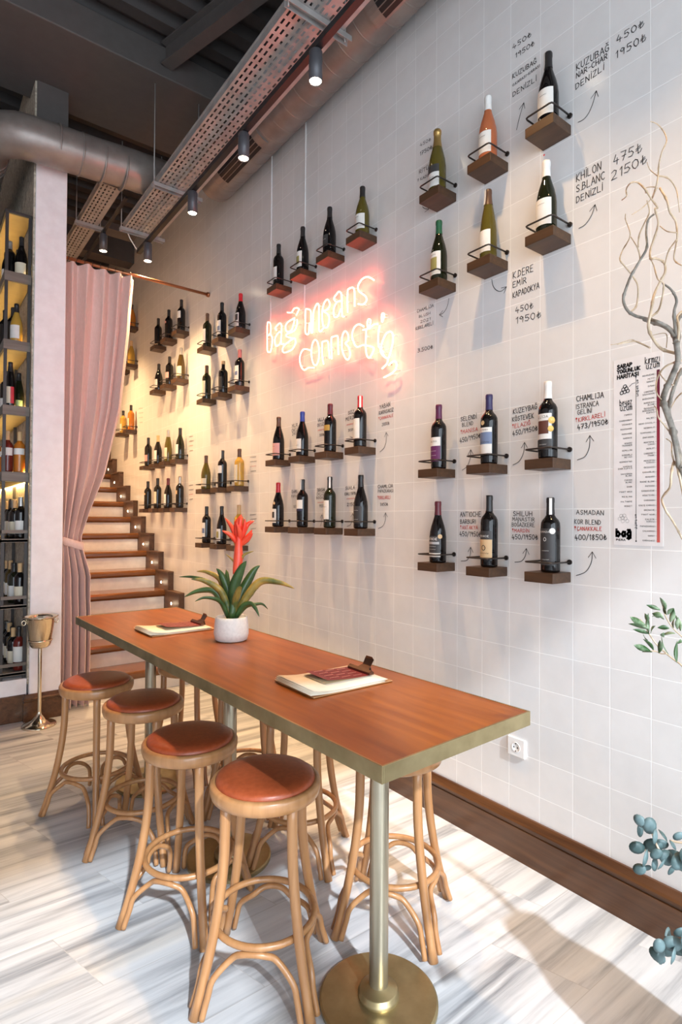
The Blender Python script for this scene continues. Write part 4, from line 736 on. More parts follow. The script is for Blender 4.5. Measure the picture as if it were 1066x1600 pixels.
# shape, height, dy, glass, capsule, labels, description, extras
BT = {
 'A1': [('burgundy', 0.302, -0.004, 'black', 'black', [(0.03, 0.135, 1.05, 'white')], 'black bottle with big white label', dict(seal=-0.5, txt=SQ(0.105))),
        ('burgundy', 0.303, -0.004, 'rose', 'white', [(0.03, 0.125, 1.0, 'white')], 'pink rose bottle with white cap', dict(txt=SQ(0.1))),
        ('sparkling', 0.318, 0.0, 'olive', 'gold', [(0.02, 0.085, 0.95, 'white'), (0.085, 0.12, 0.95, 'dark')], 'sparkling bottle with gold neck foil', dict(txt=SQ(0.06)))],
 'A2': [('burgundy', 0.306, 0.004, 'green', 'white', [(0.03, 0.135, 1.05, 'white')], 'dark bottle with white cap and label', dict(txt=SQ(0.11), medal=[(0.0, 0.318, 0.004, 'red')])),
        ('flute', 0.322, -0.008, 'olive', 'brown', [(0.03, 0.12, 0.9, 'white')], 'slim olive flute bottle with pale label', dict(seal=-0.25)),
        ('burgundy', 0.307, -0.013, 'green', 'green', [(0.03, 0.14, 0.95, 'white'), (0.055, 0.112, 0.5, 'olive')], 'dark bottle with green cap', dict(seal=-0.7, txt=SQ(0.122)))],
 'B1': [('bordeaux', 0.315, -0.004, 'black', 'white', [(0.075, 0.172, 0.95, 'white'), (0.095, 0.145, 0.62, 'brown_pic'), (0.035, 0.073, 0.95, 'dark')], 'black bottle with white cap and gold medals', dict(txt=[(0.155, 0.046, 0.009, 'LLIJA', 1), (0.052, 0.03, 0.006, '~', 0)], medal=[(0.95, 0.145, 0.014, 'gold'), (0.85, 0.113, 0.012, 'gold')])),
        ('bordeaux', 0.313, -0.015, 'black', 'navy', [(0.045, 0.155, 0.98, 'white'), (0.085, 0.135, 0.98, 'blue')], 'dark bottle with navy cap and landscape label', dict(txt=[(0.142, 0.04, 0.006, 'SYRAH', 1), (0.09, 0.05, 0.008, '~', 1)], medal=[(-0.1, 0.175, 0.010, 'tan')])),
        ('bordeaux', 0.315, -0.024, 'black', 'purple', [(0.035, 0.145, 0.95, 'white'), (0.035, 0.105, 0.95, 'purple')], 'dark bottle with purple cap and two-tone label', dict(txt=[(0.122, 0.04, 0.007, 'NERO', 1), (0.08, 0.03, 0.004, '~', 0), (0.06, 0.03, 0.004, '~', 0)]))],
 'B2': [('bordeaux', 0.299, -0.016, 'black', 'black', [(0.03, 0.175, 1.0, 'dark')], 'black bottle with black label and round medal', dict(txt=[(0.158, 0.05, 0.007, 'ASMADAN', 0), (0.125, 0.012, 0.014, 'O', 0), (0.085, 0.03, 0.004, '~', 0), (0.05, 0.03, 0.004, '~', 0)], medal=[(0.75, 0.165, 0.012, 'white')], seal=0.6)),
        ('bordeaux', 0.317, -0.020, 'black', 'black', [(0.035, 0.15, 1.0, 'dark'), (0.04, 0.115, 1.0, 'tan')], 'black bottle with tan picture label', dict(txt=[(0.125, 0.05, 0.008, 'GRENACHE', 0), (0.07, 0.02, 0.022, 'O', 1), (0.055, 0.045, 0.008, '~', 1)], seal=-0.4)),
        ('burgundy', 0.297, -0.022, 'black', 'burgundy', [(0.025, 0.13, 1.05, 'dark'), (0.03, 0.048, 1.05, 'white'), (0.09, 0.102, 0.9, 'grey_bar')], 'black bottle with burgundy cap and gold medal', dict(txt=[(0.11, 0.058, 0.011, 'ANTIOCHE', 0), (0.078, 0.04, 0.004, '~', 0), (0.064, 0.04, 0.004, '~', 0)], medal=[(1.0, 0.128, 0.011, 'tan')]))],
 'C1': [('burgundy', 0.285, -0.013, 'olive', 'black', [(0.03, 0.12, 1.2, 'white')], 'olive bottle with white label and seal strip', dict(seal=-0.35, txt=SQ(0.1))),
        ('burgundy', 0.307, 0.004, 'black', 'black', [(0.05, 0.12, 0.7, 'dark')], 'black bottle with dark label', dict(txt=SQ(0.09, 0))),
        ('burgundy', 0.307, 0.002, 'black', 'black', [(0.03, 0.13, 0.85, 'white'), (0.05, 0.10, 0.4, 'olive')], 'dark bottle with white picture label', {}),
        ('bordeaux', 0.310, 0.006, 'black', 'black', [(0.05, 0.135, 0.7, 'white')], 'square-shouldered dark bottle with white label', {})],
 'C2': [('bordeaux', 0.297, -0.003, 'black', 'red', [(0.045, 0.165, 0.8, 'white')], 'dark bottle with red cap', dict(seal=0.9)),
        ('bordeaux', 0.297, -0.018, 'black', 'burgundy', [(0.13, 0.165, 0.85, 'gold')], 'dark bottle with gold band label', dict(seal=-0.9)),
        ('burgundy', 0.295, -0.010, 'black', 'blue', [(0.03, 0.115, 0.8, 'white')], 'dark bottle with blue cap', dict(txt=SQ(0.07))),
        ('burgundy', 0.302, -0.013, 'black', 'brown', [(0.03, 0.115, 1.2, 'pink')], 'dark bottle with broad pinkish label', dict(txt=SQ(0.09)))],
 'C3': [('burgundy', 0.306, -0.020, 'black', 'black', [(0.03, 0.125, 1.0, 'dark')], 'black burgundy bottle with black label', dict(txt=[(0.1, 0.04, 0.004, '~', 0), (0.05, 0.04, 0.004, '~', 0)])),
        ('bordeaux', 0.313, -0.020, 'green', 'black', [(0.05, 0.16, 0.8, 'white')], 'green-black bottle with tall white label', dict(seal=0.9, txt=SQ(0.12))),
        ('bordeaux', 0.313, -0.020, 'black', 'black', [(0.115, 0.17, 1.0, 'white'), (0.10, 0.115, 1.0, 'navy')], 'dark bottle with white over navy label', dict(seal=0.3)),
        ('burgundy', 0.306, -0.020, 'black', 'red', [(0.025, 0.12, 0.7, 'white'), (0.06, 0.10, 0.35, 'dark')], 'dark bottle with red cap', dict(medal=[(0.2, 0.16, 0.01, 'tan')]))],
 'D1': [('burgundy', 0.285, -0.018, 'black', 'red', [(0.02, 0.13, 0.75, 'white'), (0.07, 0.12, 0.55, 'dark')], 'dark bottle with bright red cap', {}),
        ('bordeaux', 0.315, 0.02, 'black', 'black', [(0.04, 0.15, 0.85, 'white'), (0.07, 0.105, 0.6, 'blue')], 'dark bottle with blue and white label', {}),
        ('bordeaux', 0.308, 0.006, 'green', 'brown', [(0.04, 0.16, 0.75, 'white')], 'green-black bottle with white label', {})],
 'D2': [('bordeaux', 0.296, -0.008, 'black', 'pink', [(0.04, 0.165, 0.85, 'white'), (0.09, 0.12, 0.6, 'blue')], 'dark bottle with pinkish neck foil', dict(seal=-0.5)),
        ('bordeaux', 0.270, -0.02, 'black', 'cork', [(0.03, 0.15, 0.9, 'dark')], 'dark bottle with bare cork', dict(closure='cork')),
        ('bordeaux', 0.303, 0.009, 'green', 'brown', [(0.03, 0.16, 0.85, 'cream')], 'green-black bottle with cream label', {})],
 'D3': [('bordeaux', 0.293, -0.02, 'gold', 'brown', [(0.03, 0.17, 0.7, 'cream')], 'golden clear bottle with brown cap', {}),
        ('bordeaux', 0.310, -0.02, 'black', 'black', [(0.115, 0.175, 1.0, 'white')], 'dark bottle with small white label', dict(seal=0.3)),
        ('burgundy', 0.295, 0.004, 'olive', 'brown', [(0.025, 0.095, 1.2, 'cream')], 'olive bottle with cream label', {})],
 'D4': [('bordeaux', 0.318, -0.02, 'gold', 'cork', [(0.04, 0.15, 0.8, 'cream')], 'pale golden bottle half hidden', {}),
        ('burgundy', 0.313, -0.015, 'black', 'black', [(0.025, 0.12, 0.9, 'white'), (0.05, 0.10, 0.5, 'olive')], 'dark bottle with white picture label', {}),
        ('bordeaux', 0.316, -0.02, 'black', 'black', [(0.05, 0.165, 0.85, 'white'), (0.08, 0.12, 0.7, 'blue')], 'dark bottle with tall printed label', {})],
 'E1': [('bordeaux', 0.308, -0.01, 'black', 'black', [(0.12, 0.185, 1.0, 'white')], 'dark bottle with square white label', {}),
        ('bordeaux', 0.308, 0.02, 'black', 'black', [], 'dark bottle with pink round sticker', dict(medal=[(0.2, 0.17, 0.013, 'pink')])),
        ('bordeaux', 0.306, 0.02, 'black', 'black', [(0.02, 0.03, 1.2, 'tan')], 'plain black bottle', {})],
 'E2': [('flute', 0.303, -0.02, 'amber', 'grey', [(0.03, 0.12, 1.3, 'cream')], 'brown flute bottle with silver cap', {}),
        ('bordeaux', 0.288, -0.02, 'black', 'black', [(0.07, 0.13, 1.0, 'pink')], 'dark bottle with pinkish label', {}),
        ('burgundy', 0.28, -0.02, 'black', 'black', [(0.03, 0.12, 0.9, 'white')], 'dark bottle with white label', {})],
 'E3': [('burgundy', 0.302, -0.02, 'green', 'black', [(0.05, 0.14, 0.75, 'white')], 'green-black bottle with white label', {}),
        ('flute', 0.322, -0.003, 'olive', 'grey', [(0.03, 0.13, 0.9, 'cream')], 'olive flute bottle with silver cap', {}),
        ('burgundy', 0.30, -0.02, 'black', 'cork', [(0.03, 0.14, 0.9, 'white')], 'dark bottle with pale neck', {}),
        ('bordeaux', 0.310, -0.02, 'black', 'black', [(0.05, 0.115, 1.0, 'pink')], 'dark bottle with pinkish label', {})],
 'E4': [('bordeaux', 0.298, -0.02, 'black', 'grey', [(0.13, 0.165, 0.5, 'tan')], 'dark bottle with silver cap', {}),
        ('burgundy', 0.298, -0.015, 'black', 'burgundy', [(0.03, 0.14, 0.7, 'white')], 'dark burgundy bottle with white label', {}),
        ('bordeaux', 0.316, -0.02, 'black', 'black', [(0.05, 0.165, 0.9, 'cream')], 'dark bottle with tall cream label', {}),
        ('bordeaux', 0.298, -0.02, 'black', 'black', [], 'plain dark bottle with round sticker', dict(medal=[(0.3, 0.16, 0.011, 'tan')]))],
 'F1': [('burgundy', 0.265, -0.02, 'orange', 'brown', [(0.02, 0.05, 1.0, 'red')], 'orange wine bottle', {})],
 'F2': [('burgundy', 0.285, 0.0, 'gold', 'cork', [], 'pale yellow wine bottle', {}), None],
 'F3': [('bordeaux', 0.296, -0.02, 'orange', 'black', [(0.04, 0.14, 0.6, 'cream')], 'orange-red bottle with black cap', {}),
        ('bordeaux', 0.275, -0.02, 'gold', 'black', [(0.03, 0.12, 0.8, 'cream')], 'pale golden bottle with black cap', {})],
}
LBL['brown_pic'] = plain('sepia_label', (0.12, 0.04, 0.025), 0.5)
LBL['grey_bar'] = plain('silver_label', (0.42, 0.42, 0.42), 0.5)
first = True
for key, (zb, y0, rowname) in ROWS.items():
    n = len(BT[key])
    for i, spec in enumerate(BT[key]):
        yy = y0 + 0.3025 * i
        sh = shelf0 if first else dup(shelf0, (0, 0, 0)); first = False
        sh.location = (WX, yy, zb)
        pos = POS[n][i]
        tag(sh, f'dark wooden shelf with rail, {pos} in the {rowname}', 'shelf', GSH)
        if spec is None: continue
        shape, h, dy, g, c, ls, desc, ex = spec
        off = 0.066 if key[0] in 'ABC' else 0.058
        lab = f'{desc}, {pos} in the {rowname}'
        if len(lab.replace(',', '').split()) > 16: lab = f'{desc}, {pos}, {rowname}'
        lim = 0.0545 - {'bordeaux': 0.0375, 'burgundy': 0.0408, 'flute': 0.038, 'sparkling': 0.0435}[shape]
        dy = max(-lim, min(lim, dy))
        layers = [(a, b, hf, lc) for (a, b, hf, lc) in ls]
        bottle((WX - off, yy + 0.065 + dy, zb + 0.0402), shape, h, g, c, layers, lab, 'wine bottles on the wall shelves', **ex)
# ================================================================ NEON SIGN
ns = thing('neon_sign', (WX, 3.0, 2.4), 'glowing white-pink neon script sign reading bag means connectig on the tiled wall', 'neon sign')
NX = WX - 0.035
def to_local(o, p): return Vector(p) - o.location
for pts in NEON:
    closed = (Vector(pts[0]) - Vector(pts[-1])).length < 1e-6
    q = smooth_line([to_local(ns, (NX, a, b)) for a, b in (pts[:-1] if closed else pts)], 5, closed)
    MB().tube(q, 0.0048, 8, closed=closed).build('neon_tube', M['neon'], ns)
mb = MB()
for pts in NEON:
    for idx in (1, len(pts) // 2, len(pts) - 2):
        a, b = pts[idx]
        p = to_local(ns, (WX, a, b))
        mb.tube([p, p + Vector((-0.028, 0, 0))], 0.0035, 6)
mb.build('standoff', M['plastic'], ns)
# ================================================================ GRAPE CHART POSTER
ps = thing('wall_poster', (WX, 0.993, 1.706), 'tall narrow printed grape chart poster with a red gradient bar, beside the willow', 'poster')
PYL, PYR, PZB, PZT = 1.081, 0.905, 1.361, 2.053
MB().box(WX - 0.0015, WX - 0.0002, PYR, PYL, PZB, PZT).build('sheet', M['paper_white'], ps).location = tuple(-c for c in ps.location)
def pm(y0, z0):
    def fm(u, v): return (Vector((WX - 0.0022, y0 - u, z0 + v)) - ps.location, NW)
    return fm
mb = MB()
LW = ['FAMRUS', 'CHARDONNAY', 'VIOGNIER', 'ROUSSANNE', 'MARSANNE', 'NARİNCE', 'GEWURZ', 'TRAMINER', 'SEMILLON', 'SUNGURLU', 'BEYAZI', 'VERMENTINO', 'NARİNCE', 'EMİR KUPAJI', 'SAUVIGNON', 'BLANC', 'CHENIN', 'BLANC', 'EMİR', 'PINOT GRIS', 'RIESLING', 'SULTANİYE', 'MİSKET']
for i, (tx, z) in enumerate(zip(LW, LZ)):
    wd = 0.0047 * len(tx); write(mb, tx, pm(1.012 + wd, z - 0.002), wd, 0.0048, 0.0008, 0, 0, i)
RW = ['MOURVEDRE', 'PETIT', 'VERDOT', 'SYRAH', 'CABERNET', 'SAUVIGNON', 'BOĞAZKERE', 'BORDEAUX', 'BLEND', 'ÖKÜZGÖZÜ', 'BOĞAZKERE', 'KUPAJI', 'MALBEC', "NERO D'AVOLA", 'NEBBIOLO', 'TEMPRANILLO', 'ZINFANDEL', 'MONTEPUL', 'CIANO', 'MERLOT', 'CABERNET', 'FRANC', 'MERZİFON', 'KARASI', 'ÖKÜZGÖZÜ', 'KARAOĞLAN', 'ADAKARA', 'RHONE BLEND', 'PATKARA', 'SANGIOVESE', 'KÖSETEVEK', 'CARIGNAN', 'ERCİŞ KARASI', 'GRENACHE', 'PINOT NOIR', 'KALECİK', 'KARASI', 'PAPAZKARASI', 'ÇALKARASI', 'GAMAY', 'KARASAKIZ']
for i, (tx, z) in enumerate(zip(RW, RZ)):
    wd = 0.0046 * len(tx); write(mb, tx, pm(0.933 + wd, z - 0.002), wd, 0.0048, 0.0008, 0, 0, i)
    mb.ribbon([(Vector((WX - 0.0022, 0.931, z)) - ps.location, NW), (Vector((WX - 0.0022, 0.927, z)) - ps.location, NW)], 0.0006)
mb.ribbon([(Vector((WX - 0.0022, 0.998, 1.976)) - ps.location, NW), (Vector((WX - 0.0022, 0.998, 1.377)) - ps.location, NW)], 0.0016)
for z in (1.976, 1.377):
    mb.add([Vector((WX - 0.0023, 0.998 + 0.003 * math.cos(i * PI / 4), z + 0.003 * math.sin(i * PI / 4))) - ps.location for i in range(8)], [tuple(range(8))])
mb.build('grape_list', M['print'], ps)
mb = MB()
for tx, y0, z0, wd, hh, pen in (('SARAP', 1.067, 2.019, 0.055, 0.013, 0.0042), ('YOĞUNLUK', 1.067, 2.000, 0.084, 0.013, 0.0040), ('HARİTASI', 1.067, 1.980, 0.078, 0.013, 0.0040)):
    write(mb, tx.replace('SARAP', 'ŞARAP'), pm(y0, z0), wd, hh, pen)
for tx, y0, z0, wd, hh, pen in (('kırmızı', 0.966, 2.016, 0.050, 0.024, 0.0024), ('üzüm', 0.962, 1.996, 0.046, 0.024, 0.0024), ('beyaz', 1.058, 1.879, 0.046, 0.022, 0.0024), ('üzüm', 1.056, 1.859, 0.044, 0.022, 0.0024)):
    write(mb, tx, pm(y0, z0), wd, hh, pen, 0, 0, 0, 2)
mb.build('heading', M['print'], ps)
mb = MB()
write(mb, 'bağ', pm(1.071, 1.393), 0.056, 0.026, 0.0085, 0, 0, 0, 3)
write(mb, 'PERA', pm(1.071, 1.377), 0.034, 0.006, 0.0018)
mb.build('logo_lettering', M['print'], ps)
mb = MB()
for (a, b) in ((0, 0), (0.011, 0.002), (0.022, 0.004), (0.006, 0.012), (0.017, 0.014), (0.012, 0.022)):
    mb.ribbon([(Vector((WX - 0.0022, 1.050 - a + 0.0062 * math.cos(i * PI / 7), 1.926 + b + 0.0062 * math.sin(i * PI / 7))) - ps.location, NW) for i in range(15)], 0.0026)
mb.ribbon([(Vector((WX - 0.0022, y, z)) - ps.location, NW) for y, z in ((1.022, 1.945), (1.012, 1.953), (1.001, 1.955))], 0.0018)
for (a, b) in ((0, 0), (0.011, 0.004), (0.022, 0.001), (0.006, 0.011), (0.017, 0.012), (0.028, -0.008), (0.012, -0.009)):
    mb.ribbon([(Vector((WX - 0.0022, 1.058 - a + 0.0062 * math.cos(i * PI / 7), 1.458 + b + 0.0062 * math.sin(i * PI / 7))) - ps.location, NW) for i in range(15)], 0.0006)
def vt(y0, z0):
    def fm(u, v): return (Vector((WX - 0.0022, y0 - v, z0 - u)) - ps.location, NW)
    return fm
write(mb, 'en yoğun', vt(0.995, 1.965), 0.062, 0.008, 0.0015)
write(mb, 'en hafif', vt(1.002, 1.475), 0.055, 0.008, 0.0015)
mb.build('grape_drawing', M['print'], ps)
def bar_mat():
    m, t, b = new_mat('red_scale')
    g = N(t, 'ShaderNodeNewGeometry'); s = N(t, 'ShaderNodeSeparateXYZ'); t.links.new(g.outputs['Position'], s.inputs[0])
    mr = N(t, 'ShaderNodeMapRange'); mr.inputs[1].default_value = 1.375; mr.inputs[2].default_value = 1.987
    t.links.new(s.outputs[2], mr.inputs[0])
    t.links.new(ramp(t, mr.outputs[0], [(0.0, (0.60, 0.12, 0.10)), (0.4, (0.34, 0.02, 0.04)), (1.0, (0.10, 0.004, 0.03))]), b.inputs['Base Color'])
    pset(b, rough=0.6); return m
mb = MB().box(WX - 0.0024, WX - 0.0016, 0.9155, 0.9255, 1.375, 1.987)
mb.build('scale_bar', bar_mat(), ps).location = tuple(-c for c in ps.location)

# ================================================================ WALL SOCKET
sk = thing('wall_socket', (WX, 1.504, 0.472), 'white square power socket low on the tiled wall past the table corner', 'socket')
MB().box(-0.011, 0.0, -0.043, 0.043, -0.040, 0.040).build('cover_plate', M['plastic'], sk, bevel=0.003)
o = MB().lathe([(0.0, 0.0115), (0.019, 0.0115), (0.0205, 0.0128), (0.022, 0.0112), (0.022, 0.0100)], 24).build('outlet_insert', M['plastic'], sk); o.rotation_euler = (0, -PI / 2, 0)
mb = MB()
for yv in (-0.009, 0.009): mb.lathe([(0.0, 0.0), (0.0032, 0.0)], 10, (yv, 0, 0.0123))
mb.box(-0.002, 0.002, -0.018, -0.013, 0.0118, 0.0128).box(-0.002, 0.002, 0.013, 0.018, 0.0118, 0.0128)
o = mb.build('pin_hole', M['blackmetal'], sk); o.rotation_euler = (0, -PI / 2, 0.0)
o.rotation_euler = Matrix(((0, 0, -1), (1, 0, 0), (0, -1, 0))).to_euler()

# ================================================================ CEILING SERVICES
# round air duct along the tiled wall, with two slot diffusers
DXC, DZC, DR = 1.935, 4.161, 0.148
dt = thing('air_duct', (DXC, 2.0, DZC), 'spiral metal air duct running along the top of the tiled wall', 'duct')
prof = []
y = -2.9
mb = MB(); rings = []
while y < 4.25:
    rings += [(DR, y - 0.003), (DR, y), (DR + 0.0022, y + 0.002), (DR + 0.0022, y + 0.005), (DR, y + 0.007), (DR, y + 0.010)]
    y += 0.145
rings.append((DR, 4.25))
v = []; n = 40
for r, yy in rings:
    for k in range(n):
        q = 2 * PI * k / n
        v.append((r * math.cos(q), yy - 2.0, r * math.sin(q)))
f = []
for i in range(len(rings) - 1):
    for k in range(n): f.append((i * n + k, (i + 1) * n + k, (i + 1) * n + (k + 1) % n, i * n + (k + 1) % n))
mb.add(v, f, 0, True)
mb.build('duct_body', M['duct'], dt)
mb = MB(); b = []
for k in range(n):
    q = 2 * PI * k / n
    b.append((DR * math.cos(q), 2.25, DR * math.sin(q)))
mb.add(b, [tuple(range(n))]); mb.build('end_cap', M['duct'], dt)
def diffuser(ya, yb):
    # saddle plate over the lower room-facing quarter of the duct, with four slots
    mb = MB(); ms = MB()
    a0, a1 = math.radians(196), math.radians(262)
    for i in range(8):
        q0 = a0 + (a1 - a0) * i / 8; q1 = a0 + (a1 - a0) * (i + 1) / 8
        R = DR + 0.012
        mb.add([(R * math.cos(q), yy - 2.0, R * math.sin(q)) for q, yy in ((q0, ya), (q1, ya), (q1, yb), (q0, yb))], [(0, 1, 2, 3)])
        for yy in (ya, yb):
            mb.add([(r * math.cos(q), yy - 2.0, r * math.sin(q)) for q, r in ((q0, R), (q1, R), (q1, DR - 0.002), (q0, DR - 0.002))], [(0, 1, 2, 3)])
    for q in (a0, a1):
        R = DR + 0.012
        mb.add([(r * math.cos(q), yy - 2.0, r * math.sin(q)) for r, yy in ((R, ya), (R, yb), (DR - 0.002, yb), (DR - 0.002, ya))], [(0, 1, 2, 3)])
    o = mb.build('diffuser_frame', M['duct'], dt)
    for i in range(4):
        qa = a0 + math.radians(22) + math.radians(10.4) * i; qb = qa + math.radians(8.6); R = DR + 0.0135
        ms.add([(R * math.cos(q), yy - 2.0, R * math.sin(q)) for q, yy in ((qa, ya + 0.07), (qb, ya + 0.07), (qb, yb - 0.07), (qa, yb - 0.07))], [(0, 1, 2, 3)])
    ms.build('diffuser_slot', M['blackmetal'], o)
diffuser(1.05, 2.22); diffuser(3.36, 4.02)
# cross duct with elbow in front of the dividing wall
cd = thing('air_duct', (0.55, 4.39, 4.06), 'grey round air duct with elbow crossing above the white wall end', 'duct')
R = 0.142
mb = MB()
line = [(1.55, 0, 0.02)] + [(1.55 - 0.06 * i, 0, 0.02) for i in range(1, 23)]
pts = [Vector((x - 0.55, 0, z)) for x, _, z in [(1.62, 0, 0.046), (1.3, 0, 0.036), (1.05, 0, 0.018), (0.80, 0, 0.005), (0.66, 0, 0.0)]]
ctr = Vector((0.11, 0.26, 0)); 
arc = [Vector((0.11 - 0.26 * math.sin(q), 0.26 - 0.26 * math.cos(q), 0)) for q in [i * PI / 2 / 4 for i in range(5)]]
rest = [Vector((-0.15, yy, 0)) for yy in (0.5, 0.9, 1.6, 3.0)]
mb.tube(pts[:-1] + arc + rest, R, 32)
for x in (1.45, 1.25, 1.10, 0.95, 0.80):
    mb.tube([(x - 0.55 + 0.006, 0, 0.012), (x - 0.55 - 0.006, 0, 0.012)], R + 0.004, 32)
for yy in (0.34, 0.40, 0.46, 0.8, 1.2):
    mb.tube([(-0.15, yy, 0), (-0.15, yy + 0.012, 0)], R + 0.006, 32)
mb.build('duct_body', M['duct'], cd)
mb = MB()
for i in range(5):
    q = math.radians(228 + 11 * i); r = R + 0.004
    mb.add([(-0.15 + rr * math.cos(a), yy, rr * math.sin(a)) for a, yy, rr in ((q, 0.55, r), (q + math.radians(7), 0.55, r), (q + math.radians(7), 1.6, r), (q, 1.6, r))], [(0, 1, 2, 3)])
mb.build('diffuser_slot', M['blackmetal'], cd)
# perforated cable trays
def slotted_plate(mb, xs, y0, y1, pitch, z):
    """plate with rows of slots: xs = list of (x0, x1, slot?)"""
    n = int((y1 - y0) / pitch)
    for (a, b, kind) in xs:
        if kind == 0:
            mb.add([(a, y0, z), (b, y0, z), (b, y0 + n * pitch, z), (a, y0 + n * pitch, z)], [(0, 1, 2, 3)])
            continue
        for i in range(n):
            ya = y0 + i * pitch; yb = ya + pitch
            s0 = ya + pitch * (0.16 if kind == 1 else 0.36); s1 = yb - pitch * (0.22 if kind == 1 else 0.30)
            mb.add([(a, ya, z), (b, ya, z), (b, s0, z), (a, s0, z)], [(0, 1, 2, 3)])
            mb.add([(a, s1, z), (b, s1, z), (b, yb, z), (a, yb, z)], [(0, 1, 2, 3)])
def cable_tray(loc, wd, ln, label, brackets, rodtop):
    t = thing('cable_tray', loc, label, 'cable tray')
    mb = MB(); xs = []; x = 0.012
    xs.append((0, 0.012, 0)); k = 0
    while x < wd - 0.020:
        sl = 0.011
        xs.append((x, x + sl, 1 if k % 3 != 2 else 2)); xs.append((x + sl, min(x + 0.030, wd), 0)); x += 0.030; k += 1
    if x < wd: xs.append((x, wd, 0))
    slotted_plate(mb, xs, 0, ln, 0.055, 0)
    mb.build('perforated_base', M['galv'], t)
    mb = MB().box(-0.002, 0.0, 0, ln, 0, 0.046).box(wd, wd + 0.002, 0, ln, 0, 0.046).box(-0.010, -0.002, 0, ln, 0.041, 0.046).box(wd + 0.002, wd + 0.010, 0, ln, 0.041, 0.046)
    mb.build('side_rail', M['galv'], t)
    for yb in brackets:
        mb = MB().box(-0.035, wd + 0.055, yb - 0.021, yb + 0.021, -0.0045, -0.0015)
        mb.box(-0.035, wd + 0.055, yb - 0.021, yb - 0.018, -0.030, -0.0045).box(-0.035, wd + 0.055, yb + 0.018, yb + 0.021, -0.030, -0.0045)
        br = mb.build('support_channel', M['galv'], t)
        for xr in (-0.024, wd + 0.026):
            MB().tube([(xr, yb, -0.035), (xr, yb, rodtop - loc[2])], 0.0042, 8).build('threaded_rod', M['galv'], br)
    return t
cable_tray((1.412, -1.0, 3.895), 0.285, 5.93, 'perforated steel cable tray lit red, hanging beside the spotlight track', (0.6, 3.26, 5.10, 5.90), 4.62)
cable_tray((1.155, 4.62, 4.05), 0.15, 2.2, 'narrow perforated cable tray further back above the curtain', (0.72, 1.9), 4.5)
mb = MB(); mb.box(1.335, 1.360, 4.62, 7.0, 3.995, 4.011)
tag(mb.build('light_track', M['blackmetal']), 'short black lighting track beside the narrow back cable tray', 'track')
# lighting track and cylinder spotlights
tk = MB().box(1.553, 1.587, -1.0, 5.02, 3.762, 3.796)
tag(tk.build('light_track', M['blackmetal']), 'long black lighting track carrying the cylinder spotlights under the red tray', 'track')
tag(MB().tube([(1.57, 4.99, 3.779), (1.56, 5.03, 3.80), (1.50, 5.03, 3.88), (1.47, 5.0, 3.91)], 0.005, 8).build('power_cable', M['plastic']), 'pale cable looping from tray to the track end', 'cable')
tag(MB().box(1.60, 1.612, 2.42, 2.72, 3.800, 3.835).build('cable_sleeve', M['neon_red_foil']), 'bright red cable sleeve strapped along the lighting track', 'cable')
def spot(loc, tilt, watts, label, cone=105):
    t = thing('track_spotlight', loc, label, 'spotlight', 'cylinder spotlights on the tracks')
    MB().lathe([(0.0, 0.0), (0.031, 0.0), (0.0335, -0.004), (0.0335, -0.150), (0.031, -0.150), (0.029, -0.140), (0.0, -0.140)], 28).build('lamp_body', M['lampgrey'], t)
    MB().lathe([(0.0295, -0.1445), (0.0, -0.1445)], 24).build('lamp_lens', M['lamp_on'], t)
    MB().box(-0.012, 0.012, -0.03, 0.03, 0.0, 0.022).build('track_adapter', M['blackmetal'], t)
    if watts:
        l = bpy.data.lights.new('spot_beam', 'SPOT'); l.energy = watts; l.color = (1.0, 0.63, 0.305)
        l.spot_size = math.radians(cone); l.spot_blend = 1.0; l.shadow_soft_size = 0.03
        o = bpy.data.objects.new('spot_beam', l); COL.objects.link(o); o.parent = t; o.location = (0, 0, -0.152)
        o.rotation_euler = tilt
    return t
for yv, lab in ((2.297, 'graphite cylinder spotlight nearest on the long track, in front of the duct grille'), (3.055, 'graphite cylinder spotlight second along the long track'), (3.827, 'graphite cylinder spotlight third along the long track'), (4.774, 'graphite cylinder spotlight at the far end of the long track')):
    spot((1.57, yv, 3.758), (0, 0, 0), SPOT_W * (1.0 if yv < 3.5 else 1.1), lab, 62 if yv < 3.5 else (76 if yv < 4 else 118))
spot((1.3475, 5.30, 3.975), (0, math.radians(-6), 0), SPOT_W * 1.2, 'graphite cylinder spotlight on the back track above the curtain')
spot((1.3475, 6.75, 3.975), (0, math.radians(-8), 0), SPOT_W * 1.8, 'graphite cylinder spotlight over the stairs behind the curtain')
for yv, lab in ((1.45, 'graphite cylinder spotlight on the long track above the right shelf block'), (0.5, 'graphite cylinder spotlight on the long track above the willow branch')):
    spot((1.57, yv, 3.758), (0, 0, 0), SPOT_W * 0.42, lab, 100)

# ================================================================ CURTAIN ON ITS ROD
CYc = 4.74
tag(MB().tube([(PX1 - 0.0, CYc, 3.447), (WX - 0.02, CYc, 3.447)], 0.0125, 14).tube([(WX - 0.022, CYc, 3.447), (WX - 0.001, CYc, 3.447)], 0.021, 16).build('curtain_rod', M['copper']), 'copper curtain rod fixed between the white wall end and tiled wall', 'curtain rod')
cu = thing('curtain', (0.93, CYc, 0), 'long dusty pink velvet curtain tied back beside the white wall end', 'curtain')
RB = [(3.42, 1.462), (2.97, 1.435), (2.33, 1.368), (1.80, 1.250), (1.50, 1.135), (1.30, 1.076), (1.24, 1.078), (1.0, 1.138), (0.74, 1.152), (0.20, 1.145), (0.015, 1.14)]
LB = [(3.42, 0.914), (2.5, 0.913), (1.30, 0.915), (1.24, 0.915), (1.0, 0.913), (0.015, 0.913)]
def lerp(tab, z):
    for (z0, v0), (z1, v1) in zip(tab[:-1], tab[1:]):
        if z1 <= z <= z0:
            return v0 + (v1 - v0) * (z0 - z) / (z0 - z1)
    return tab[-1][1]
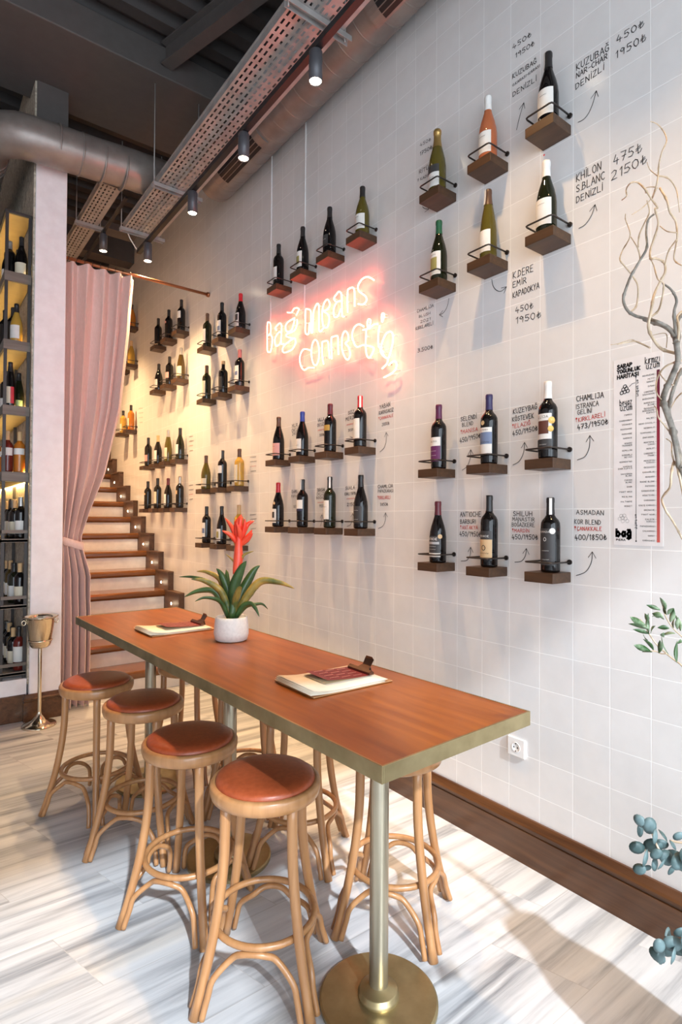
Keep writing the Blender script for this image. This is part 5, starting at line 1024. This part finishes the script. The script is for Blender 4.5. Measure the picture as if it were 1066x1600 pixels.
zs = [3.425 - 3.41 * i / 90 for i in range(91)]
NS = 150
def cur_pt(s, z):
    xl, xr = lerp(LB, min(z, 3.42)), lerp(RB, min(z, 3.42))
    tie = math.exp(-((z - 1.27) / 0.16) ** 2)
    topf = min(1.0, max(0.0, (3.43 - z) / 0.35))
    amp = (0.036 + 0.034 * (1 - (xr - xl) / 0.53)) * (1 - 0.62 * tie)
    ph = s * 2 * PI * 5.2 + 0.9 * math.sin(s * 7.0)
    wob = 0.35 * math.sin(s * 11 + z * 1.3) + 0.22 * math.sin(s * 23 - z * 2.1)
    yy = amp * math.sin(ph + wob * topf) + 0.012 * math.sin(ph * 0.43 + z * 1.7)
    ss = s + 0.012 * math.sin(ph * 2 + 1.0) * topf
    x = xl + (xr - xl) * max(0, min(1, ss))
    bag = 0.06 * math.exp(-((z - 1.05) / 0.16) ** 2) * (s ** 2)
    return (x - 0.93, yy - bag - 0.035 * max(0.0, min(1.0, (0.9 - z) / 0.5)), z)
v = [cur_pt(i / NS, z) for z in zs for i in range(NS + 1)]
f = [(r * (NS + 1) + i, r * (NS + 1) + i + 1, (r + 1) * (NS + 1) + i + 1, (r + 1) * (NS + 1) + i) for r in range(90) for i in range(NS)]
MB().add(v, f, 0, True).build('drape', M['curtain'], cu)
mb = MB(); band = []
for i in range(41):
    q = 2 * PI * i / 40
    x = 0.072 + 0.083 * math.cos(q); yy = -0.004 + 0.047 * math.sin(q)
    for z in (1.232, 1.262, 1.292): band.append((x, yy, z - 0.05 * (x / 0.15 - 0.3) + (0.004 if z == 1.262 else 0)))
mb.add(band, [(i * 3 + k, (i + 1) * 3 + k, (i + 1) * 3 + k + 1, i * 3 + k + 1) for i in range(40) for k in range(2)], 0, True)
mb.build('tieback', M['curtain'], cu, solid=0.004)
for i in range(9):
    x = 0.02 + 0.52 * i / 9
    MB().tube([(x + 0.004 * math.sin(q), 0.021 * math.cos(q), 3.444 + 0.021 * math.sin(q)) for q in [k * PI / 8 for k in range(16)]], 0.0022, 6, closed=True).build('curtain_ring', M['iron'], cu)

# ================================================================ WINE RACK ON THE DIVIDING WALL
RX0, RX1, RY0, RY1 = 0.515, 0.686, 4.63, 6.5
rk = thing('wine_rack', (RX0, RY0, 0), 'tall wine rack of grey boards on dark posts against the stone side', 'shelving')
rl = lambda x0, x1, y0, y1, z0, z1: (x0 - RX0, x1 - RX0, y0 - RY0, y1 - RY0, z0, z1)
UP = [3.203, 2.715, 2.248, 1.775]
LOW = [1.292, 0.822, 0.345]
for z in [3.640] + UP:
    hh = 0.068 if z < 3.6 else 0.02
    MB().box(*rl(RX0, RX1, RY0, RY1, z - hh, z)).build('shelf_board', M['rackwood'] if z < 3.6 else M['rackmetal'], rk, bevel=0.002)
    MB().box(*rl(RX0 + 0.012, RX1 - 0.004, RY0 + 0.014, RY1 - 0.01, z - hh - 0.004, z - hh - 0.0005)).build('soffit_led_tint', M['gold_lit_tint'], rk)  # thin sheet under the board, coloured as if lit gold by the LEDs
    if z < 3.6:
        MB().box(*rl(RX1 - 0.010, RX1 - 0.002, RY0 + 0.05, RY1 - 0.05, z + 0.0005, z + 0.006)).build('led_strip', M['led'], rk)
for z in LOW:
    MB().box(*rl(RX0, RX1, RY0, RY1, z - 0.018, z)).build('shelf_board', M['rackwood'], rk, bevel=0.002)
    mb = MB().box(*rl(RX0, RX1, RY0, RY0 + 0.006, z + 0.045, z + 0.068)).box(*rl(RX0, RX0 + 0.006, RY0, RY1, z + 0.045, z + 0.068))
    mb.box(*rl(RX0, RX1, RY0, RY0 + 0.006, z - 0.02, z + 0.006)).box(*rl(RX0, RX0 + 0.006, RY0, RY1, z - 0.02, z + 0.006))
    mb.build('rail', M['rackwood'], rk)
MB().box(*rl(RX1 - 0.02, RX1 - 0.008, RY0 + 0.05, RY1 - 0.05, 1.698, 1.704)).build('led_strip', M['led'], rk)
for yv in (RY0, RY0 + 0.6, RY0 + 1.2, RY1 - 0.02):
    for xv in (RX0 + 0.004, RX1 - 0.022):
        MB().box(*rl(xv, xv + 0.020, yv + 0.004, yv + 0.022, 0.30, 3.62)).build('post', M['rackmetal'], rk)
struct('trim_2', MB().box(0.50, PX0 - 0.013, RY0 - 0.02, RY1 + 0.1, 0.19, 0.30), M['plaster'])
struct('trim_3', MB().box(0.49, PX0 - 0.013, RY0 - 0.03, RY1 + 0.1, 0.0, 0.19), M['base_wood'], bevel=0.006)
GR = 'wine bottles standing in the tall rack'
RB_ = [  # x, y, z, shape, h, glass, cap, labels, label text
 (0.632, 4.722, 3.203, 'burgundy', 0.300, 'black', 'black', [(0.02, 0.10, 1.2, 'cream')], 'tall dark bottle in front on the uppermost board of the wine rack'),
 (0.565, 4.775, 3.203, 'bordeaux', 0.270, 'black', 'grey', [], 'shorter dark bottle with pale seal on the uppermost rack board'),
 (0.568, 4.90, 3.203, 'burgundy', 0.285, 'black', 'black', [(0.02, 0.10, 1.2, 'white')], 'dark bottle with white label behind the left post, uppermost rack board'),
 (0.606, 4.72, 2.715, 'burgundy', 0.290, 'gold', 'black', [(0.03, 0.13, 0.9, 'white')], 'golden bottle with white label on the second rack board'),
 (0.600, 4.85, 2.715, 'bordeaux', 0.300, 'black', 'black', [], 'dark bottle behind the golden one on the second rack board'),
 (0.560, 4.95, 2.715, 'bordeaux', 0.300, 'black', 'black', [], 'dark bottle furthest back on the second rack board'),
 (0.572, 4.715, 2.248, 'flute', 0.325, 'black', 'black', [(0.02, 0.13, 1.1, 'red'), (0.02, 0.13, 0.45, 'cream')], 'tall black bottle with red and cream label on the third rack board'),
 (0.634, 4.785, 2.248, 'flute', 0.270, 'green', 'black', [(0.02, 0.07, 1.2, 'green')], 'small dark bottle with green label on the third rack board'),
 (0.568, 4.92, 2.248, 'bordeaux', 0.300, 'black', 'black', [(0.02, 0.09, 1.2, 'white')], 'dark bottle with low white label on the third rack board'),
 (0.637, 4.72, 1.775, 'bordeaux', 0.300, 'orange', 'cork', [(0.13, 0.175, 1.4, 'white')], 'rose bottle with white shoulder label on the fourth rack board'),
 (0.560, 4.72, 1.775, 'bordeaux', 0.300, 'red', 'cork', [(0.12, 0.175, 1.4, 'white')], 'darker red bottle beside the rose one on the fourth rack board'),
 (0.568, 4.92, 1.775, 'bordeaux', 0.290, 'orange', 'cork', [(0.13, 0.17, 1.4, 'white')], 'rose bottle behind the post on the fourth rack board'),
]
RACKL = {1.292: ('fifth', 0.310), 0.822: ('sixth', 0.298), 0.345: ('lowest', 0.315)}
ORD = ['at the near end', 'second from the near end', 'third from the near end', 'fourth from the near end', 'fifth from the near end', 'sixth from the near end']
kk = 0
for z, (nm, h) in RACKL.items():
    for i in range(6):
        g = ['black', 'black', 'green', 'black', 'amber', 'black'][(i + kk) % 6]; c = ['black', 'cork', 'grey', 'black', 'brown', 'cork'][(i + 2 * kk) % 6]
        ls = [(0.04, 0.13, 0.9, ['white', 'cream', 'white', 'cream'][(i + kk) % 4])]
        d = 'dark wine bottle with pale label'
        if nm == 'fifth' and i == 0: g, c, d = 'black', 'grey', 'black bottle with silver cap'
        if nm == 'sixth' and i == 0: g, c, d = 'black', 'cork', 'black bottle with pale wax cap'
        if nm == 'lowest' and i == 0: g, c, ls, d = 'red', 'black', [(0.06, 0.165, 1.3, 'white')], 'red bottle with big white label'
        RB_.append(((0.650 if i == 0 else 0.632 - 0.006 * (i % 2)), 4.712 + 0.098 * i, z, 'bordeaux', h if i == 0 else 0.30 - 0.006 * (i % 3), g, c, ls, f'{d}, {ORD[i]} of the {nm} rack board'))
    kk += 1
for (x, yv, z, sh_, h, g, c, ls, lab) in RB_:
    bottle((x, yv, z + 0.0005), sh_, h, g, c, ls, lab, GR, face=-PI / 2 - 0.55, closure='foil')

# white cable channels feeding the neon
for yv, zb, lab in ((3.65, 2.86, 'thin white cable channel on the tiles, further from the camera of two'), (3.197, 2.80, 'thin white cable channel on the tiles running behind the third bottle shelf')):
    tag(MB().box(WX - 0.006, WX - 0.0004, yv - 0.006, yv + 0.006, zb, 4.30).build('cable_channel', M['plastic'], bevel=0.0015), lab, 'cable channel')
# ================================================================ CHAMPAGNE BUCKET ON A STAND
bk = thing('wine_bucket_stand', (0.744, 4.448, 0), 'polished metal ice bucket on a slim floor stand by the white wall', 'ice bucket')
MB().lathe([(0.0, 0.0), (0.112, 0.0), (0.112, 0.006), (0.104, 0.014), (0.075, 0.024), (0.045, 0.040), (0.026, 0.066), (0.017, 0.080), (0.013, 0.095)], 40).build('stand_base', M['nickel'], bk)
MB().lathe([(0.0125, 0.09), (0.0125, 0.545)], 18).build('stand_pole', M['nickel'], bk)
MB().lathe([(0.0, 0.540), (0.05, 0.543), (0.064, 0.556), (0.072, 0.580), (0.074, 0.588), (0.0775, 0.590), (0.0775, 0.597), (0.074, 0.599)], 40).build('cradle', M['nickel'], bk)
MB().lathe([(0.0, 0.578), (0.068, 0.580), (0.072, 0.600), (0.092, 0.742), (0.100, 0.752), (0.113, 0.757), (0.114, 0.762), (0.098, 0.762), (0.090, 0.745), (0.070, 0.61), (0.0, 0.60)], 44).build('bucket', M['nickel'], bk)
for sg in (-1, 1):
    MB().tube([(sg * 0.103 + sg * 0.012 * math.sin(q), 0.0, 0.722 + 0.016 * math.cos(q)) for q in [k * PI / 8 for k in range(16)]], 0.004, 8, closed=True).build('handle', M['nickel'], bk)
# dark foot of a pedestal at the picture edge
ft = thing('pedestal_foot', (0.59, 5.02, 0), 'flat round dark pedestal foot on the floor left of the wine rack', 'table base')
ft.location = (0.37, 4.98, 0)
MB().lathe([(0, 0.012), (0.20, 0.012), (0.205, 0.008), (0.205, 0), (0, 0)], 48, smooth=False).build('foot_disc', M['blackmetal'], ft)
MB().lathe([(0.025, 0.012), (0.025, 0.70)], 18).build('foot_pole', M['blackmetal'], ft)
MB().lathe([(0.0, 0.70), (0.19, 0.70), (0.19, 0.725), (0.0, 0.725)], 48, smooth=False).build('foot_top', M['blackmetal'], ft)

# ================================================================ RED BROMELIAD IN A POT
PCX, PCY = 1.195, 2.405
bp = thing('potted_bromeliad', (PCX, PCY, TZ + 0.0014), 'red flowering bromeliad in a speckled white pot on the table', 'potted plant')
MB().lathe([(0.0, 0.0), (0.066, 0.0), (0.073, 0.004), (0.0795, 0.028), (0.0795, 0.034), (0.0785, 0.060), (0.0745, 0.095), (0.0720, 0.107), (0.0700, 0.109), (0.0675, 0.107), (0.068, 0.085), (0.0, 0.085)], 48).build('pot', M['pot'], bp)
MB().lathe([(0.0, 0.094), (0.04, 0.093), (0.0685, 0.088)], 24).build('soil', M['soil'], bp)
def blade(pts, w, mats, name, tipw=0.12, fold=0.25, base_w=0.6):
    P = smooth_line([Vector(p) - bp.location for p in pts], 8)
    mb = MB(); n = len(P); v = []
    for i, p in enumerate(P):
        t = i / (n - 1)
        d = (P[min(i + 1, n - 1)] - P[max(i - 1, 0)]).normalized()
        sd = d.cross(Vector((0.605, 0.796, 0.35))).normalized()
        nn = sd.cross(d).normalized()
        ww = w * (base_w + (1 - base_w) * math.sin(min(1, t / 0.45) * PI / 2)) if t < 0.45 else w * (0.03 + 0.97 * (1 - ((t - 0.45) / 0.55) ** 1.7))
        ww = max(ww, 0.0004)
        v += [p - sd * ww / 2 + nn * ww * fold, p, p + sd * ww / 2 + nn * ww * fold]
    f = [(i * 3 + k, i * 3 + k + 1, (i + 1) * 3 + k + 1, (i + 1) * 3 + k) for i in range(n - 1) for k in range(2)]
    return mb.add(v, f, 0, True).build(name, mats, bp, solid=0.0012)
BASE = Vector((PCX, PCY, TZ + 0.095))
for i, (a, b, c, wd) in enumerate(LEAF):
    q = Vector(a); q = Vector((BASE.x + (q.x - BASE.x) * 0.5, BASE.y + (q.y - BASE.y) * 0.5, BASE.z))
    m1 = q.lerp(Vector(b), 0.5) + Vector((0, 0, 0.02))
    blade([q, m1, b, Vector(b).lerp(Vector(c), 0.55) + Vector((0, 0, 0.012)), c], wd * 1.45, M['leaf_yellow'] if i in (1, 2, 8, 13) else M['leaf'], 'leaf', base_w=0.85)
sk_ = smooth_line([BASE - bp.location] + [Vector(p) - bp.location for p in STALK[1:]], 4)
MB().tube(sk_[:9], [0.016] * 9, 12).build('stem', M['leaf'], bp)
MB().tube(sk_[6:], [0.010 + 0.012 * math.sin(min(1.0, (i + 6) / 20) * PI) for i in range(len(sk_) - 6)], 12).build('flower_stalk', M['bract'], bp)
for (a, b, c, wd) in BRACT: blade([a, b, c], wd * 1.45, M['bract'], 'bract', fold=0.3)
for i, (a, b, c, wd) in enumerate(SLEAF): blade([a, b, c], wd, M['bract'] if i == 2 else M['leaf_yellow'], 'leaf')

# ================================================================ CLIPBOARDS
def clipboard(loc, rz, label):
    t = thing('clipboard_menu', loc, label, 'clipboard', None, rz)
    MB().box(-0.165, 0.165, -0.120, 0.120, 0.0, 0.0035).build('backing_board', M['board'], t, bevel=0.001)
    mb = MB()
    for i in range(4):
        dx = 0.004 * (i - 1.5); dy = 0.0025 * ((i * 7) % 3 - 1)
        x0, x1, ya, yb, z = -0.168 + dx, 0.138 + dx, -0.116 + dy, 0.108 + dy, 0.0040 + 0.0022 * i
        v = []
        for k in range(9):
            x = x0 + (x1 - x0) * k / 8; lift = 0.006 * max(0, 1 - k / 3) ** 2 * (1 + 0.25 * i)
            v += [(x, ya, z + lift), (x, yb, z + lift * 1.15)]
        mb.add(v, [(2 * k, 2 * k + 2, 2 * k + 3, 2 * k + 1) for k in range(8)], 0, True)
    mb.build('paper_sheets', M['paper'], t, solid=0.0008)
    def flap(name, x0, x1, ya, yb, z, lift, mat):
        v = []
        for k in range(9):
            x = x1 + (x0 - x1) * k / 8; l = lift * (k / 8) ** 2
            v += [(x, ya, z + l), (x, yb, z + l)]
        return MB().add(v, [(2 * k, 2 * k + 1, 2 * k + 3, 2 * k + 2) for k in range(8)], 0, True).build(name, mat, t, solid=0.0008)
    flap('tan_card', -0.075, 0.11, -0.055, 0.075, 0.0145, 0.001, M['tan_card'])
    mb = MB(); v = []
    for k in range(9):
        x = 0.118 - 0.188 * k / 8; l = 0.0165 + 0.012 * (k / 8) ** 2
        v += [(x, -0.062, l), (x, 0.078, l)]
    mb.add(v, [(2 * k, 2 * k + 1, 2 * k + 3, 2 * k + 2) for k in range(8)], 0, True)
    for r in range(4):
        for q in range(3):
            x = -0.045 + 0.05 * q; yv = -0.045 + 0.032 * r
            z = 0.0180 + 0.012 * ((0.118 - x) / 0.188) ** 2
            write(mb, '~', lambda u, v_, x=x, yv=yv, z=z: (Vector((x + u, yv + v_, z)), Vector((0, 0, 1))), 0.034, 0.011, 0.0030, 1)
    mb.build('maroon_card', [M['card'], LBL['pink']], t)
    mb = MB()
    pr = [(0.108, 0.0165), (0.108, 0.024), (0.118, 0.031), (0.128, 0.024), (0.128, 0.0165)]
    v = [(x, yv, z) for yv in (-0.062, 0.062) for x, z in pr]
    mb.add(v, [tuple(range(5)), tuple(reversed(range(5, 10)))] + [(i, (i + 1) % 5, (i + 1) % 5 + 5, i + 5) for i in range(5)])
    v = [(0.124, -0.035, 0.022), (0.124, 0.035, 0.022), (0.147, 0.022, 0.034), (0.147, -0.022, 0.034), (0.160, 0.024, 0.055), (0.160, -0.024, 0.055), (0.158, 0.016, 0.064), (0.158, -0.016, 0.064)]
    mb.add(v, [(0, 1, 2, 3), (3, 2, 4, 5), (5, 4, 6, 7)])
    mb.add([(0.128, -0.030, 0.004), (0.128, 0.030, 0.004), (0.150, 0.030, 0.004), (0.150, -0.030, 0.004), (0.147, -0.022, 0.030), (0.147, 0.022, 0.030)], [(0, 1, 2, 3), (3, 2, 5, 4)])
    mb.build('metal_clip', M['clip'], t, solid=0.0016)
    return t
clipboard((1.177, 1.584, TZ + 0.0012), math.radians(-0.5), 'clipboard menu with maroon card at the near half of the table')
clipboard((1.080, 2.795, TZ + 0.0012), math.radians(2.0), 'clipboard menu lying behind the plant pot at the far table end')

# ================================================================ BRANCHES AT THE PICTURE EDGE
VX, VY = 1.62, 0.47
vs = thing('floor_vase', (VX, VY, 0), 'tall grey floor vase holding willow, olive and eucalyptus beside the poster', 'vase')
MB().lathe([(0.0, 0.0), (0.10, 0.0), (0.125, 0.03), (0.145, 0.2), (0.13, 0.40), (0.085, 0.52), (0.075, 0.58), (0.085, 0.60), (0.077, 0.60), (0.066, 0.58), (0.075, 0.52), (0.0, 0.45)], 40).build('vase_body', M['vase'], vs)
VT = Vector((VX, VY, 0.5))
wb = thing('twisted_willow_branch', (VX, VY, 0.5), 'twisted bare willow branch spreading in front of the poster and tiles', 'branch')
lo_ = lambda p: Vector(p) - wb.location
first_pts = WILLOW[0][0]
trunk = [VT, VT.lerp(Vector(first_pts[-1]), 0.35) + Vector((0.06, -0.05, 0)), Vector(WILLOW[1][0][0]) + Vector((0.05, -0.03, -0.22)), Vector(WILLOW[1][0][0])]
tq = smooth_line([lo_(p) for p in trunk], 8)
MB().tube(tq, [0.014 - 0.006 * i / (len(tq) - 1) for i in range(len(tq))], 10).build('stem', M['bark'], wb)
for i, (pts, r0, r1) in enumerate(WILLOW[1:]):
    q = smooth_line([lo_(p) for p in pts], 6); n = len(q)
    rr = []
    for k in range(n):
        r = r0 + (r1 - r0) * k / (n - 1)
        if k % 11 == 5: r *= 1.35
        rr.append(r)
    MB().tube(q, rr, 8).build('thick_stem' if r0 > 0.004 else 'twig', M['bark'] if r0 > 0.0039 else M['twig'], wb)
def leafmesh(mb, a, b, w, tilt):
    a, b = Vector(a), Vector(b); d = b - a; L = d.length; d.normalize()
    sd = d.cross(Vector((math.sin(tilt), math.cos(tilt), 0.3))).normalized(); nn = sd.cross(d)
    v = []
    for i in range(7):
        t = i / 6; ww = w * math.sin(PI * min(0.98, max(0.03, t)) ** 0.85) * 0.5
        c = a + d * (L * t) + nn * (0.06 * L * math.sin(PI * t))
        v += [c - sd * ww + nn * ww * 0.3, c, c + sd * ww + nn * ww * 0.3]
    mb.add(v, [(i * 3 + k, i * 3 + k + 1, i * 3 + k + 4, i * 3 + k + 3) for i in range(6) for k in range(2)], 0, True)
ov = thing('olive_sprig', (VX, VY, 0.5), 'olive sprig with narrow green leaves against the pale tiles', 'plant')
mb = MB()
for i, pts in enumerate(OLIVE):
    p = ([VT] if i == 0 else []) + [Vector(q) for q in pts]
    mb.tube(smooth_line([q - ov.location for q in p], 5), 0.0019 if i == 0 else 0.0014, 7)
mb.build('stem', M['twig'], ov)
mb = MB()
for i, (a, b) in enumerate(OLEAF):
    b = Vector(a) + (Vector(b) - Vector(a)) * 1.2
    leafmesh(mb, Vector(a) - ov.location, b - ov.location, 0.0098 + 0.002 * (i % 3), 0.6 + 1.3 * math.sin(i * 2.1))
mb.build('leaves', M['olive_leaf'], ov, solid=0.0004)
def eucalyptus(stems, leaves, label):
    t = thing('eucalyptus_sprig', (VX, VY, 0.5), label, 'plant', 'eucalyptus sprigs')
    del t['group']
    mb = MB()
    for i, pts in enumerate(stems):
        p = ([VT] if i == 0 else []) + [Vector(q) for q in pts]
        mb.tube(smooth_line([q - t.location for q in p], 5), 0.0022, 7)
    mb.build('stem', M['twig'], t)
    mb = MB()
    for i, (c, r) in enumerate(leaves):
        r *= 1.38
        c = Vector(c) - t.location
        n = Vector((-0.605 + 0.8 * math.sin(i * 2.4), -0.796 + 0.6 * math.cos(i * 1.7), 0.5 * math.sin(i * 3.1))).normalized()
        u = n.orthogonal().normalized(); w_ = n.cross(u)
        ang = i * 1.1; u, w_ = u * math.cos(ang) + w_ * math.sin(ang), w_ * math.cos(ang) - u * math.sin(ang)
        v = [c + n * (0.12 * r)]; m = 14
        for rad, dz in ((0.5, 0.05), (1.0, -0.14)):
            for k in range(m):
                q = 2 * PI * k / m
                v.append(c + u * (r * rad * math.cos(q)) + w_ * (r * 0.78 * rad * math.sin(q)) + n * (dz * r))
        f = [(0, 1 + k, 1 + (k + 1) % m) for k in range(m)] + [(1 + k, 1 + m + k, 1 + m + (k + 1) % m, 1 + (k + 1) % m) for k in range(m)]
        mb.add(v, f, 0, True)
    mb.build('leaves', M['euca'], t, solid=0.0005)
eucalyptus(EUST[:3], EULEAF[:23], 'blue-green eucalyptus sprig with round leaves above the baseboard')
eucalyptus(EUST[3:], EULEAF[23:], 'low eucalyptus sprig with round blue leaves over the floor corner')
